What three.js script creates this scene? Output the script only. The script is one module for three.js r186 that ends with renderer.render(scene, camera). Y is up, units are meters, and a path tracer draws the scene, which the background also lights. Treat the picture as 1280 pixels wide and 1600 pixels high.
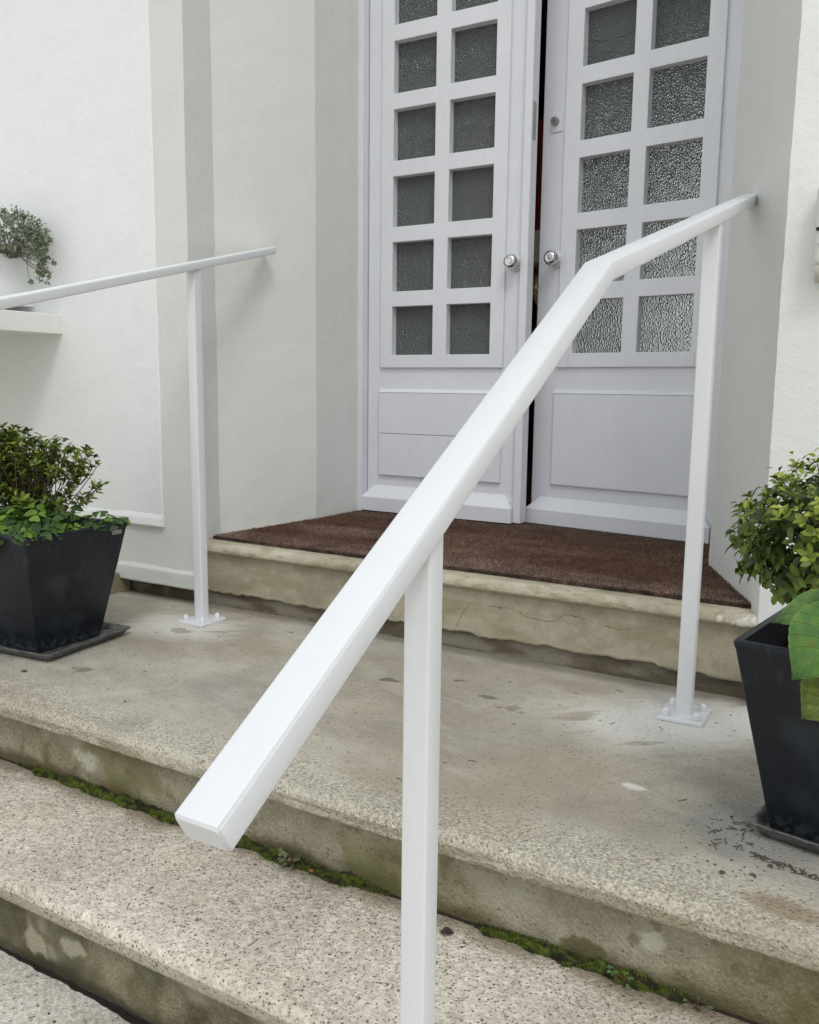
import * as THREE from 'three';
import { RoundedBoxGeometry } from 'three/addons/geometries/RoundedBoxGeometry.js';
import { mergeGeometries, mergeVertices, toCreasedNormals } from 'three/addons/utils/BufferGeometryUtils.js';

// ---------------------------------------------------------------- camera, sky, sun, exposure
const scene = new THREE.Scene();
const camera = new THREE.PerspectiveCamera(61.54, 819 / 1024, 0.05, 400);
camera.position.set(0.705, -0.185, 3.033);
camera.rotation.set(-0.1448, 0.5206, 0.0119, 'YXZ');
scene.add(camera);

const SUN_DIR = new THREE.Vector3(0.42, 0.80, 0.62).normalize();
function overcastSky() {
  const w = 256, h = 128, d = new Float32Array(w * h * 4);
  for (let j = 0; j < h; j++) for (let i = 0; i < w; i++) {
    const el = (0.5 - (h - 1 - j + 0.5) / h) * Math.PI, az = ((i + 0.5) / w) * 2 * Math.PI;
    const s = Math.sin(el);
    // equirect: direction for u
    const dx = -Math.cos(el) * Math.cos(az), dz = -Math.cos(el) * Math.sin(az);
    const dot = Math.max(0, dx * SUN_DIR.x + s * SUN_DIR.y + dz * SUN_DIR.z);
    let L = s > 0 ? 0.84 + 0.08 * s : 0.84;
    L += 0.30 * Math.pow(dot, 2);
    const cool = s > 0 ? s : 0;
    const k = 4 * (j * w + i);
    d[k] = L * (0.985 - 0.035 * cool); d[k + 1] = L; d[k + 2] = L * (1.0 + 0.05 * cool); d[k + 3] = 1;
  }
  const t = new THREE.DataTexture(d, w, h, THREE.RGBAFormat, THREE.FloatType);
  t.mapping = THREE.EquirectangularReflectionMapping; t.magFilter = THREE.LinearFilter; t.minFilter = THREE.LinearFilter; t.needsUpdate = true;
  return t;
}
const sky = overcastSky();
scene.background = sky; scene.environment = sky;
const sun = new THREE.DirectionalLight(new THREE.Color(1.0, 0.97, 0.93), 0.85);
sun.position.copy(SUN_DIR).multiplyScalar(12); sun.target.position.set(-0.4, -0.6, 1);
sun.castShadow = true; sun.shadow.radius = 30; sun.shadow.mapSize.set(2048, 2048);
Object.assign(sun.shadow.camera, { left: -5, right: 5, top: 5, bottom: -5, near: 1, far: 30 });
scene.add(sun, sun.target);
const renderer = new THREE.WebGLRenderer({ antialias: true });
renderer.setSize(819, 1024);
renderer.toneMapping = THREE.LinearToneMapping;
renderer.toneMappingExposure = 1.045;
renderer.shadowMap.enabled = true;

// ---------------------------------------------------------------- noise and helpers
function rng(seed) { let a = seed >>> 0; return () => { a |= 0; a = a + 0x6D2B79F5 | 0; let t = Math.imul(a ^ a >>> 15, 1 | a); t = t + Math.imul(t ^ t >>> 7, 61 | t) ^ t; return ((t ^ t >>> 14) >>> 0) / 4294967296; }; }
const LAT = new Float32Array(65536); { const r = rng(77); for (let i = 0; i < 65536; i++) LAT[i] = r(); }
function vn(x, y) {
  const xi = Math.floor(x), yi = Math.floor(y); let fx = x - xi, fy = y - yi;
  fx = fx * fx * (3 - 2 * fx); fy = fy * fy * (3 - 2 * fy);
  const x0 = xi & 255, x1 = (xi + 1) & 255, y0 = (yi & 255) << 8, y1 = ((yi + 1) & 255) << 8;
  const a = LAT[y0 + x0], b = LAT[y0 + x1], c = LAT[y1 + x0], e = LAT[y1 + x1];
  return a + (b - a) * fx + (c - a) * fy + (a - b - c + e) * fx * fy;
}
function fbm(x, y, o = 4, g = 0.5) { let s = 0, a = 1, n = 0; for (let i = 0; i < o; i++) { s += a * vn(x + 17.3 * i, y - 9.1 * i); n += a; a *= g; x *= 2.03; y *= 2.03; } return s / n; }
function cell(x, y) { // distances to the nearest and second nearest seed
  const xi = Math.floor(x), yi = Math.floor(y); let d1 = 9, d2 = 9, id = 0;
  for (let j = -1; j < 2; j++) for (let i = -1; i < 2; i++) {
    const k = (((yi + j) & 255) << 8) + ((xi + i) & 255), px = xi + i + LAT[k], py = yi + j + LAT[(k + 4099) & 65535];
    const d = (px - x) ** 2 + (py - y) ** 2;
    if (d < d1) { d2 = d1; d1 = d; id = LAT[(k + 911) & 65535]; } else if (d < d2) d2 = d;
  }
  return [Math.sqrt(d1), Math.sqrt(d2), id];
}
const sst = (a, b, x) => { const t = Math.min(1, Math.max(0, (x - a) / (b - a))); return t * t * (3 - 2 * t); };
const mix = (a, b, t) => a + (b - a) * t;
const mix3 = (a, b, t) => [mix(a[0], b[0], t), mix(a[1], b[1], t), mix(a[2], b[2], t)];
function textures(w, h, fn, wrap = THREE.RepeatWrapping) { // fn(u, v) -> [r, g, b, height 0..1], sRGB 0..255
  const c = new Uint8Array(w * h * 4), b = new Uint8Array(w * h * 4);
  for (let j = 0; j < h; j++) for (let i = 0; i < w; i++) {
    const k = 4 * (j * w + i), [r, g, bl, ht] = fn((i + 0.5) / w, (j + 0.5) / h);
    c[k] = Math.max(0, Math.min(255, r)); c[k + 1] = Math.max(0, Math.min(255, g)); c[k + 2] = Math.max(0, Math.min(255, bl)); c[k + 3] = 255;
    b[k] = b[k + 1] = b[k + 2] = Math.max(0, Math.min(255, ht * 255)); b[k + 3] = 255;
  }
  const mk = (d, srgb) => { const t = new THREE.DataTexture(d, w, h, THREE.RGBAFormat); t.magFilter = THREE.LinearFilter; t.minFilter = THREE.LinearFilter; t.wrapS = t.wrapT = wrap; if (srgb) t.colorSpace = THREE.SRGBColorSpace; t.needsUpdate = true; return t; };
  return { map: mk(c, true), bump: mk(b, false) };
}
const names = {};
function numbered(n) { names[n] = (names[n] ?? -1) + 1; return names[n] ? `${n}_${String(names[n]).padStart(3, '0')}` : n; }
function thing(name, label, category, pos = [0, 0, 0], group) {
  const o = new THREE.Group(); o.name = numbered(name); o.position.set(...pos); o.userData = { label, category }; if (group) o.userData.group = group;
  scene.add(o); return o;
}
function part(name, geo, mat, parent, label) {
  const m = new THREE.Mesh(geo, mat); m.name = name; m.castShadow = m.receiveShadow = true; if (label) m.userData.label = label; parent.add(m); return m;
}
function solo(name, geo, mat, label, category, group) {
  const m = new THREE.Mesh(geo, mat); m.name = numbered(name); m.castShadow = m.receiveShadow = true; m.userData = { label, category }; if (group) m.userData.group = group; scene.add(m); return m;
}
function struct(name, geo, mat, label) {
  const m = new THREE.Mesh(geo, mat); m.name = numbered(name); m.castShadow = m.receiveShadow = true; m.userData = { kind: 'structure' }; if (label) m.userData.label = label; scene.add(m); return m;
}
const srgb = (r, g, b) => new THREE.Color().setRGB(r / 255, g / 255, b / 255, THREE.SRGBColorSpace);
const std = (o) => new THREE.MeshStandardMaterial(o);
const phys = (o) => new THREE.MeshPhysicalMaterial(o);
function gridGeo(nu, nv, at) { // at(i, j) -> [x, y, z, u, v]; faces look along du x dv
  const p = [], t = [], ix = [];
  for (let j = 0; j <= nv; j++) for (let i = 0; i <= nu; i++) { const a = at(i, j); p.push(a[0], a[1], a[2]); t.push(a[3], a[4]); }
  for (let j = 0; j < nv; j++) for (let i = 0; i < nu; i++) { const a = j * (nu + 1) + i, b = a + 1, c = a + nu + 1, d = c + 1; ix.push(a, b, d, a, d, c); }
  const g = new THREE.BufferGeometry();
  g.setAttribute('position', new THREE.Float32BufferAttribute(p, 3)); g.setAttribute('uv', new THREE.Float32BufferAttribute(t, 2)); g.setIndex(ix); g.computeVertexNormals(); return g;
}
// a profile [[z, y], ...] swept along x; disp(x, s, z, y) pushes along the profile's normal
function densify(prof, step) {
  const out = [[...prof[0], 0]]; let s = 0;
  for (let i = 1; i < prof.length; i++) {
    const [z0, y0] = prof[i - 1], [z1, y1] = prof[i], L = Math.hypot(z1 - z0, y1 - y0), n = Math.max(1, Math.ceil(L / step));
    for (let k = 1; k <= n; k++) out.push([mix(z0, z1, k / n), mix(y0, y1, k / n), s + L * k / n]); s += L;
  }
  return out;
}
function strip(prof, step, x0, x1, xs, disp, u0, uw) {
  const P = densify(prof, step), S = P[P.length - 1][2], n = Math.round((x1 - x0) / xs);
  const N = P.map((q, i) => { const a = P[Math.max(0, i - 1)], b = P[Math.min(P.length - 1, i + 1)]; const dz = b[0] - a[0], dy = b[1] - a[1], l = Math.hypot(dz, dy) || 1; return [dy / l, -dz / l]; });
  const geo = gridGeo(n, P.length - 1, (i, j) => {
    const x = x0 + (x1 - x0) * i / n, q = P[j], d = disp ? disp(x, q[2], q[0], q[1]) : 0;
    return [x, q[1] + N[j][1] * d, q[0] + N[j][0] * d, (x - u0) / uw, q[2] / S];
  });
  return { geo, P, S };
}
function stripTex(P, S, u0, uw, w, h, fn) {
  let j = 0; const rows = [];
  for (let r = 0; r < h; r++) { const s = (r + 0.5) / h * S; while (j < P.length - 2 && P[j + 1][2] < s) j++; const a = P[j], b = P[j + 1], t = (s - a[2]) / (b[2] - a[2]); rows.push([s, mix(a[1], b[1], t), mix(a[0], b[0], t)]); }
  return textures(w, h, (u, v) => { const r = rows[Math.min(h - 1, Math.floor(v * h))]; return fn(u0 + u * uw, r[0], r[1], r[2]); });
}
const blob = (x, y, cx, cy, rx, ry, wob = 0.5, f = 40) => { const n = fbm(x * f, y * f, 3) - 0.5; const d = Math.hypot((x - cx) / rx, (y - cy) / ry) + n * wob * 2; return 1 - sst(0.55, 1.1, d); };

// ---------------------------------------------------------------- concrete
const grain = (x, y) => { // exposed sand and grit: [tone -1..1, height 0..1]
  const a = vn(x * 620, y * 620), b = vn(x * 260 + 9, y * 260), c = vn(x * 1100 + 3, y * 1100);
  return [(a - 0.5) * 0.9 + (b - 0.5) * 0.8 + (c - 0.5) * 0.6, 0.4 * b + 0.4 * a + 0.2 * c];
};
function pores(x, y, f, amount) { const [d, , id] = cell(x * f, y * f); return id > 1 - amount ? 1 - sst(0.12, 0.34, d) : 0; }
function addT(c, k) { return [c[0] + k, c[1] + k, c[2] + k * 0.95]; }

// ---- top step
const FLOOR = -0.714, LAND = -0.937, TREAD = -1.115, PAVE = -1.307;
{
  const ragged = (x) => -0.887 + 0.012 * (fbm(x * 14, 3, 4) - 0.5) + 0.006 * (vn(x * 55, 1) - 0.5) - (x > 0.2 ? 0.006 : 0);
  const prof = [[0.846, -0.888], [0.862, -0.888], [0.867, -0.882], [0.868, -0.757], [0.873, -0.7535], [0.883, -0.7515], [0.890, -0.747], [0.893, -0.739], [0.8925, -0.73], [0.889, -0.722], [0.883, -0.7165], [0.874, -0.7142], [0.6, FLOOR], [-0.35, FLOOR]];
  const X0 = -1.40, UW = 2.0, U0 = -1.45;
  const { geo, P, S } = strip(prof, 0.006, X0, 0.46, 0.006, (x, s, z, y) => {
    let d = 0.0012 * (fbm(x * 30, s * 30, 3) - 0.5);
    if (y > -0.76 && z > 0.86) d -= 0.004 * Math.max(0, fbm(x * 22, s * 9, 4) - 0.56) * 4;
    return d;
  }, U0, UW);
  const pos = geo.attributes.position;
  for (let i = 0; i < pos.count; i++) if (pos.getY(i) < -0.85) { const k = sst(-0.85, -0.886, pos.getY(i)); pos.setY(i, pos.getY(i) + k * (ragged(pos.getX(i)) + 0.887)); }
  geo.computeVertexNormals();
  const crack = [[-0.3795, -0.8828], [-0.36, -0.835], [-0.335, -0.797], [-0.31, -0.790], [-0.27, -0.797], [-0.2231, -0.7941], [-0.185, -0.800], [-0.15, -0.8122], [-0.11, -0.8147], [-0.09, -0.8137], [-0.07, -0.805], [-0.0547, -0.7881], [-0.03, -0.789], [-0.01, -0.7869], [0.03, -0.798], [0.09, -0.806], [0.13, -0.803]];
  const segD = (x, y) => { let m = 9; for (let i = 1; i < crack.length; i++) { const [ax, ay] = crack[i - 1], [bx, by] = crack[i], l = (bx - ax) ** 2 + (by - ay) ** 2, t = Math.max(0, Math.min(1, ((x - ax) * (bx - ax) + (y - ay) * (by - ay)) / l)); m = Math.min(m, Math.hypot(x - ax - t * (bx - ax), y - ay - t * (by - ay))); } return m; };
  const tex = stripTex(P, S, U0, UW, 2048, 1300, (x, s, y, z) => {
    const g = grain(x, s), n1 = fbm(x * 7, s * 7, 4), n2 = fbm(x * 38 + 5, s * 38, 3);
    let c, h = 0.5 + (g[1] - 0.5) * 0.35;
    if (y < -0.7545) { // rendered riser
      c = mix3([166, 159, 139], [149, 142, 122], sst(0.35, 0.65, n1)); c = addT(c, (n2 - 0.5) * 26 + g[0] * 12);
      c = mix3(c, [118, 108, 80], 0.3 * sst(0.52, 0.72, fbm(x * 5 + 40, y * 16, 4)));
      const wx = x + 0.006 * (vn(x * 160, y * 160) - 0.5), wy = y + 0.006 * (vn(x * 160 + 50, y * 160) - 0.5);
      const near = y > -0.885 && x > -0.4 && x < 0.15 ? segD(wx, wy) : 9, k = 0.6 * (1 - sst(0.0004, 0.0015, near)) * (0.4 + 0.6 * sst(0.3, 0.6, vn(x * 40, 8)));
      c = mix3(c, [84, 74, 55], k); h -= 0.5 * k;
      c = mix3(c, [188, 181, 158], 0.5 * (1 - sst(0.002, 0.012, Math.abs(y - ragged(x) - 0.003))));
    } else {
      c = mix3([186, 179, 160], [166, 158, 137], sst(0.35, 0.68, n1)); c = addT(c, (n2 - 0.5) * 22 + g[0] * 18);
      c = mix3(c, [128, 116, 92], 0.35 * sst(0.56, 0.75, fbm(x * 17 + 7, s * 55, 4)));
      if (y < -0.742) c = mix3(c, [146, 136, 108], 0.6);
      const chip = Math.max(blob(x, y, 0.351, -0.735, 0.008, 0.012, 0.5, 90), blob(x, y, 0.405, -0.738, 0.03, 0.014, 0.7, 90), blob(x, y, 0.43, -0.73, 0.016, 0.016, 0.7, 90));
      c = mix3(c, [226, 221, 209], chip * (z > 0.885 ? 0.9 : 0));
      h -= 0.3 * sst(0.58, 0.75, fbm(x * 17 + 7, s * 55, 4));
    }
    return [...c, h];
  });
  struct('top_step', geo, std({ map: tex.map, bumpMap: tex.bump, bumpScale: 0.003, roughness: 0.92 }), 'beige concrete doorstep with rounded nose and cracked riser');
  // grey footing set back below the ragged render
  const f = strip([[0.852, -0.96], [0.851, -0.87]], 0.01, -1.75, 0.46, 0.01, (x, s) => 0.003 * (fbm(x * 20, s * 20, 3) - 0.5), -1.75, 2.2);
  const ft = stripTex(f.P, f.S, -1.75, 2.2, 1400, 64, (x, s, y) => {
    const n = fbm(x * 9, y * 24, 4), g = grain(x, y); let c = mix3([128, 121, 108], [88, 80, 66], sst(0.35, 0.7, n)); c = addT(c, g[0] * 16);
    const k = x < -1.35 ? 0.6 : 0; c = mix3(c, [62, 50, 34], k * sst(0.3, 0.6, fbm(x * 22, y * 22, 3)));
    return [...c, 0.5 + g[0] * 0.2];
  });
  struct('step_footing', f.geo, std({ map: ft.map, bumpMap: ft.bump, bumpScale: 0.004, roughness: 0.95 }), 'grey concrete footing strip below the doorstep render');
}

// ---- landing, lower step, paving
function noseProfile(zRiser, yBase, zNose, yTop, zBack) {
  const p = [[zRiser - 0.004, yBase - 0.01], [zRiser, yTop - 0.0465], [zRiser + 0.008, yTop - 0.0435]], r = 0.021, cz = zNose - r, cy = yTop - r;
  p.push([cz + r - 0.006, yTop - 0.0425], [cz + r - 0.0022, yTop - 0.041], [cz + r - 0.0006, yTop - 0.0375], [cz + r, yTop - 0.03]);
  for (let a = 0; a <= 84; a += 7) p.push([cz + r * Math.cos(a * Math.PI / 180), cy + r * Math.sin(a * Math.PI / 180)]);
  p.push([cz - 0.03, yTop + 0.0004], [zBack, yTop]); return p;
}
const gritNose = (x, s, z, zN) => sst(zN - 0.20, zN - 0.04, z);
const plateDust = (x, z, cx, cz) => {
  const dx = x - cx, dz = z - cz, n = fbm(x * 26 + dz * 30, z * 11, 4), a = Math.hypot(dx / 1.25, dz);
  return (1 - sst(0.05, 0.22, a)) * sst(0.31, 0.56, n + 0.25 * (1 - sst(0.05, 0.11, a)));
};
{
  const prof = noseProfile(1.776, TREAD, 1.812, LAND, 0.845), U0 = -1.95, UW = 3.05;
  const { geo, P, S } = strip(prof, 0.007, -2.6, 2.1, 0.008, (x, s, z, y) => {
    const onNose = y > LAND - 0.05 && z > 1.74; let d = 0.0016 * (fbm(x * 14, s * 14, 3) - 0.5) * (z < 1.74 ? 1.6 : 1);
    if (onNose) d += -0.0026 * Math.max(0, fbm(x * 13, s * 6, 4) - 0.5) * 2 + 0.0012 * (fbm(x * 42, s * 42, 2) - 0.5);
    if (z < 0.9) d -= 0.002;
    return d;
  }, U0, UW);
  const tex = stripTex(P, S, U0, UW, 2048, 830, (x, s, y, z) => {
    const g = grain(x, s), n1 = fbm(x * 3.2, s * 3.2, 5), n2 = fbm(x * 24 + 5, s * 24, 4);
    let c, h = 0.5;
    if (y < LAND - 0.043) { // riser
      const t = (y - TREAD) / 0.135;
      c = mix3([142, 136, 116], [122, 114, 89], sst(0.38, 0.66, n1)); c = addT(c, (n2 - 0.5) * 40 + g[0] * 26);
      c = mix3(c, [164, 160, 144], 0.5 * sst(0.52, 0.7, fbm(x * 6 + 31, y * 9 + 3, 4)) * sst(0.1, 0.5, t));
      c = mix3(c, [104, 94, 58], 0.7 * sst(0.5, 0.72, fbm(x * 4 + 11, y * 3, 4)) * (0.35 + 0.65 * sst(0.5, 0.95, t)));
      c = mix3(c, [70, 62, 36], 0.8 * (1 - sst(0.02, 0.34, t + 0.5 * (fbm(x * 12, y * 20, 4) - 0.5))));
      c = mix3(c, [92, 93, 48], 0.55 * sst(0.55, 0.7, fbm(x * 9 + 71, y * 5, 3)) * (1 - sst(0.3, 0.9, t)));
      const wb = Math.max(blob(x, y, -0.865, -1.05, 0.05, 0.035, 0.6, 40), blob(x, y, 0.428, -1.037, 0.022, 0.022, 0.6, 60));
      c = mix3(c, [186, 183, 168], 0.75 * wb);
      const db = Math.max(blob(x, y, 0.469, -1.125, 0.02, 0.018, 0.3, 50), 0.8 * blob(x, y, 0.33, -1.09, 0.05, 0.02, 0.6, 50));
      c = mix3(c, [66, 62, 30], 0.8 * db);
      const p = pores(x, y, 110, 0.05); c = mix3(c, [84, 77, 58], 0.5 * p); c = mix3(c, [84, 76, 54], 0.45 * sst(0.6, 0.78, fbm(x * 30 + 3, y * 26, 4)));
      h = 0.5 + g[0] * 0.3 - 0.3 * p;
    } else {
      const k = Math.max(gritNose(x, s, z, 1.812) * (0.45 + 0.9 * fbm(x * 5, s * 5, 3)), 0.16);
      c = mix3([174, 168, 155], [156, 150, 137], sst(0.36, 0.64, n1)); c = addT(c, (n2 - 0.5) * 20);
      c = mix3(c, [178, 171, 154], 0.75 * gritNose(x, s, z, 1.812));
      c = addT(c, g[0] * (14 + 64 * k));
      const pa = fbm(x * 1.7 + 21, z * 2.6 + 3, 5); c = mix3(c, [150, 140, 120], 0.45 * sst(0.5, 0.68, pa)); c = mix3(c, [150, 149, 143], 0.4 * sst(0.5, 0.32, pa));
      const sc = fbm(x * 5 + z * 7, z * 22 - x * 9, 4); c = mix3(c, [186, 181, 168], 0.3 * sst(0.58, 0.75, sc));
      const wp = fbm(x * 8 + 90, z * 8, 4); c = mix3(c, [120, 116, 104], 0.2 * sst(0.52, 0.74, wp));
      c = mix3(c, [172, 170, 163], 0.35 * sst(0.54, 0.74, fbm(x * 4 + 33, z * 7, 4)) * (1 - sst(1.3, 1.6, z)));
      // dust left by the fixing of the plates, swept towards the front
      const du = Math.max(plateDust(x, z, 0.312, 1.09), 0.9 * plateDust(x, z, 0.23, 1.16), 0.75 * plateDust(x, z, -1.20, 1.10), 0.9 * plateDust(x, z, 0.46, 1.03));
      c = mix3(c, [216, 215, 210], 0.9 * du);
      c = mix3(c, [214, 213, 207], 0.85 * blob(x, z, 0.317, 1.472, 0.035, 0.016, 0.55, 36));
      c = mix3(c, [134, 134, 132], 0.6 * blob(x, z, 0.535, 1.53, 0.12, 0.12, 0.5, 18));
      c = mix3(c, [128, 108, 84], 0.55 * blob(x, z, 0.62, 1.745, 0.07, 0.035, 0.4, 22));
      for (const [mx, mz, mr, mk] of [[-0.391, 1.2, 0.03, 0.7], [-0.25, 1.11, 0.014, 0.6], [-0.235, 1.105, 0.012, 0.5], [-0.125, 1.18, 0.026, 0.55], [-0.30, 1.23, 0.014, 0.7], [-1.146, 1.56, 0.045, 0.45], [-1.18, 1.15, 0.06, 0.35], [-0.05, 1.22, 0.04, 0.35]]) {
        if (Math.abs(x - mx) < mr * 2 && Math.abs(z - mz) < mr * 2) c = mix3(c, [88, 80, 66], mk * blob(x, z, mx, mz, mr, mr * 0.5, 0.9, 60));
      }
      const p = pores(x, s, 130, 0.03 + 0.16 * k), p2 = pores(x + 4, s, 60, 0.008);
      c = mix3(c, [104, 95, 78], 0.6 * Math.max(p, p2));
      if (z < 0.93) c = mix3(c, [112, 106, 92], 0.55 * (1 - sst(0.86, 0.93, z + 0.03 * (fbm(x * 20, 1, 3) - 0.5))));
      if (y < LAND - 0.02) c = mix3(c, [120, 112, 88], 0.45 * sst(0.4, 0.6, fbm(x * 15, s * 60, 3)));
      h = 0.5 + g[0] * (0.10 + 0.5 * k) - 0.35 * p;
    }
    return [...c, h];
  });
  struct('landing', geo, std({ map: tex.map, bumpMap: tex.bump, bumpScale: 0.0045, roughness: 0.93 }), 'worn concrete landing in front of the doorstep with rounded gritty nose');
}
{
  const prof = noseProfile(2.074, PAVE, 2.106, TREAD, 1.76), U0 = -1.2, UW = 2.0;
  const { geo, P, S } = strip(prof, 0.006, -3.0, 2.3, 0.008, (x, s, z, y) => {
    let d = 0.0012 * (fbm(x * 30, s * 30, 3) - 0.5) + (z > 2.04 && y > TREAD - 0.05 ? -0.0014 * Math.max(0, fbm(x * 15 + 6, s * 7, 4) - 0.48) * 2 + 0.0007 * (fbm(x * 45, s * 45, 2) - 0.5) : 0);
    return d;
  }, U0, UW);
  const tex = stripTex(P, S, U0, UW, 2048, 580, (x, s, y, z) => {
    const g = grain(x, s), n1 = fbm(x * 4.2 + 3, s * 4.2, 5), n2 = fbm(x * 70, s * 70, 3), n3 = fbm(x * 150 + 8, s * 150, 2);
    let c, h;
    if (y < TREAD - 0.043) {
      const t = (y - PAVE) / 0.15;
      c = mix3([132, 124, 102], [92, 84, 62], sst(0.34, 0.64, n1)); c = addT(c, (fbm(x * 24, y * 24, 4) - 0.5) * 46 + g[0] * 26);
      c = mix3(c, [152, 147, 130], 0.8 * sst(0.56, 0.72, fbm(x * 8 + 51, y * 11, 4)));
      c = mix3(c, [58, 52, 30], 0.85 * sst(0.44, 0.7, fbm(x * 5 + 91, y * 6, 4)) * (0.6 + 0.4 * (1 - t)));
      c = mix3(c, [66, 66, 38], 0.4 * sst(0.5, 0.68, fbm(x * 11 + 21, y * 9, 4)));
      c = mix3(c, [44, 38, 24], 0.8 * (1 - sst(0.0, 0.3, t + 0.4 * (fbm(x * 14, y * 20, 4) - 0.5))));
      const wb = Math.max(blob(x, y, -0.66, -1.25, 0.04, 0.03, 0.6, 40), blob(x, y, -0.555, -1.222, 0.035, 0.022, 0.6, 50));
      c = mix3(c, [178, 172, 152], 0.75 * wb);
      h = 0.5 + g[0] * 0.4;
    } else {
      c = mix3([202, 194, 180], [184, 175, 161], sst(0.36, 0.64, n1));
      c = mix3(c, [196, 185, 168], 0.5 * sst(0.5, 0.7, fbm(x * 9 + 60, s * 9, 4)));
      c = addT(c, (n2 - 0.5) * 30 + (n3 - 0.5) * 40 + g[0] * 32);
      const gr = cell(x * 210, s * 210); if (gr[2] > 0.86) c = mix3(c, [206, 198, 182], 0.6 * (1 - sst(0.2, 0.5, gr[0]))); else if (gr[2] < 0.13) c = mix3(c, [104, 95, 82], 0.6 * (1 - sst(0.2, 0.5, gr[0])));
      const p = Math.max(pores(x, s, 190, 0.09), 0.9 * pores(x + 9, s, 110, 0.028), 0.9 * pores(x + 3, s, 70, 0.006));
      c = mix3(c, [76, 67, 54], 0.8 * p);
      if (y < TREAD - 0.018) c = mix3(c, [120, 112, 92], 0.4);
      if (z < 1.84) c = mix3(c, [108, 98, 78], 0.6 * (1 - sst(1.782, 1.83, z + 0.04 * (fbm(x * 18, 2, 4) - 0.5))));
      h = 0.5 + (n3 - 0.5) * 0.5 + g[0] * 0.25 - 0.5 * p;
    }
    return [...c, h];
  });
  struct('lower_step', geo, std({ map: tex.map, bumpMap: tex.bump, bumpScale: 0.005, roughness: 0.94 }), 'gritty beige concrete step below the landing with mossy back edge');
}
{
  const tex = textures(1024, 1024, (u, v) => {
    const x = u, y = v, g = grain(x, y), n = fbm(x * 8, y * 8, 4), n3 = fbm(x * 128, y * 128, 2), p = pores(x, y, 80, 0.12);
    let c = mix3([200, 195, 184], [180, 174, 161], sst(0.36, 0.64, n)); c = addT(c, (n3 - 0.5) * 50 + g[0] * 34); c = mix3(c, [110, 102, 88], 0.5 * p);
    return [...c, 0.5 + g[0] * 0.3 - 0.3 * p];
  });
  const geo = new THREE.PlaneGeometry(260, 260); geo.rotateX(-Math.PI / 2); geo.translate(0, PAVE, 60);
  const uv = geo.attributes.uv, ps = geo.attributes.position; for (let i = 0; i < uv.count; i++) uv.setXY(i, ps.getX(i), ps.getZ(i));
  struct('pavement', geo, std({ map: tex.map, bumpMap: tex.bump, bumpScale: 0.004, roughness: 0.94 }), 'grey concrete paving at the foot of the steps');
}

// ---------------------------------------------------------------- house walls
const plaster = textures(1024, 1024, (u, v) => {
  const x = u, y = v, a = fbm(x * 8, y * 8, 4), b = fbm(x * 64, y * 64, 3), c = vn(x * 256, y * 256), s = fbm(x * 16 + 4, y * 4, 4);
  const t = 249 + (a - 0.5) * 4 + (b - 0.5) * 4 + (c - 0.5) * 3 - 1.5 * sst(0.55, 0.8, s), pit = 0;
  return [t - pit * 26, t - pit * 26, t - pit * 28 - 1, 0.5 + (a - 0.5) * 0.5 + (b - 0.5) * 0.45 + (c - 0.5) * 0.18 ];
});
const wallMat = (r, g, b, bump = 0.0013) => std({ color: new THREE.Color().setRGB(r, g, b), map: plaster.map, bumpMap: plaster.bump, bumpScale: bump, roughness: 0.88 });
const M = {
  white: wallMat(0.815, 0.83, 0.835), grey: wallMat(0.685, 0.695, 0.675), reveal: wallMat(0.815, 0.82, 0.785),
  whiteRough: wallMat(0.82, 0.83, 0.815, 0.0018),
};
const wob = (x, y, z) => { const t = (x + z) * 6; return [0.004 * (fbm(y * 5, t, 3) - 0.5) + 0.0022 * (vn(y * 42, t * 3) - 0.5), 0.004 * (fbm(y * 5 + 40, t, 3) - 0.5) + 0.0022 * (vn(y * 42 + 9, t * 3) - 0.5)]; };
function wallRun(pts, y0, y1, step = 0.03) { // open run of vertical panels, seen with the outside on the right of the walk's left hand
  const gs = [];
  for (let k = 1; k < pts.length; k++) {
    const [xa, za] = pts[k - 1], [xb, zb] = pts[k], L = Math.hypot(xb - xa, zb - za), n = Math.max(1, Math.round(L / (L > 1 ? 0.06 : 0.03))), m = Math.round((y1 - y0) / step);
    gs.push(gridGeo(n, m, (i, j) => { const t = i / n, x = mix(xa, xb, t), z = mix(za, zb, t), y = mix(y0, y1, j / m), w = wob(x, y, z); return [x + w[0], y, z + w[1], L * t + k * 0.37, y]; }));
  }
  return mergeGeometries(gs);
}
const box = (x0, x1, y0, y1, z0, z1, r = 0) => { const g = r ? new RoundedBoxGeometry(x1 - x0, y1 - y0, z1 - z0, 3, r) : new THREE.BoxGeometry(x1 - x0, y1 - y0, z1 - z0); g.translate((x0 + x1) / 2, (y0 + y1) / 2, (z0 + z1) / 2); return g; };
function lipGeo(prof, x0, x1, amp = 1) { // a drip edge with closed ends
  const s = strip(prof, 0.006, x0, x1, 0.01, (x, t) => amp * (0.005 * (fbm(x * 16, t * 20, 3) - 0.5)), 0, 1).geo;
  const ends = [x0, x1].map((x, e) => { const sh = new THREE.Shape(prof.map(([z, y]) => new THREE.Vector2(z, y))); const g = new THREE.ShapeGeometry(sh); g.rotateY(-Math.PI / 2); g.translate(x, 0, 0); return g; });
  return mergeGeometries([s, ...ends]);
}
const TOP = 3.4;
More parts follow.
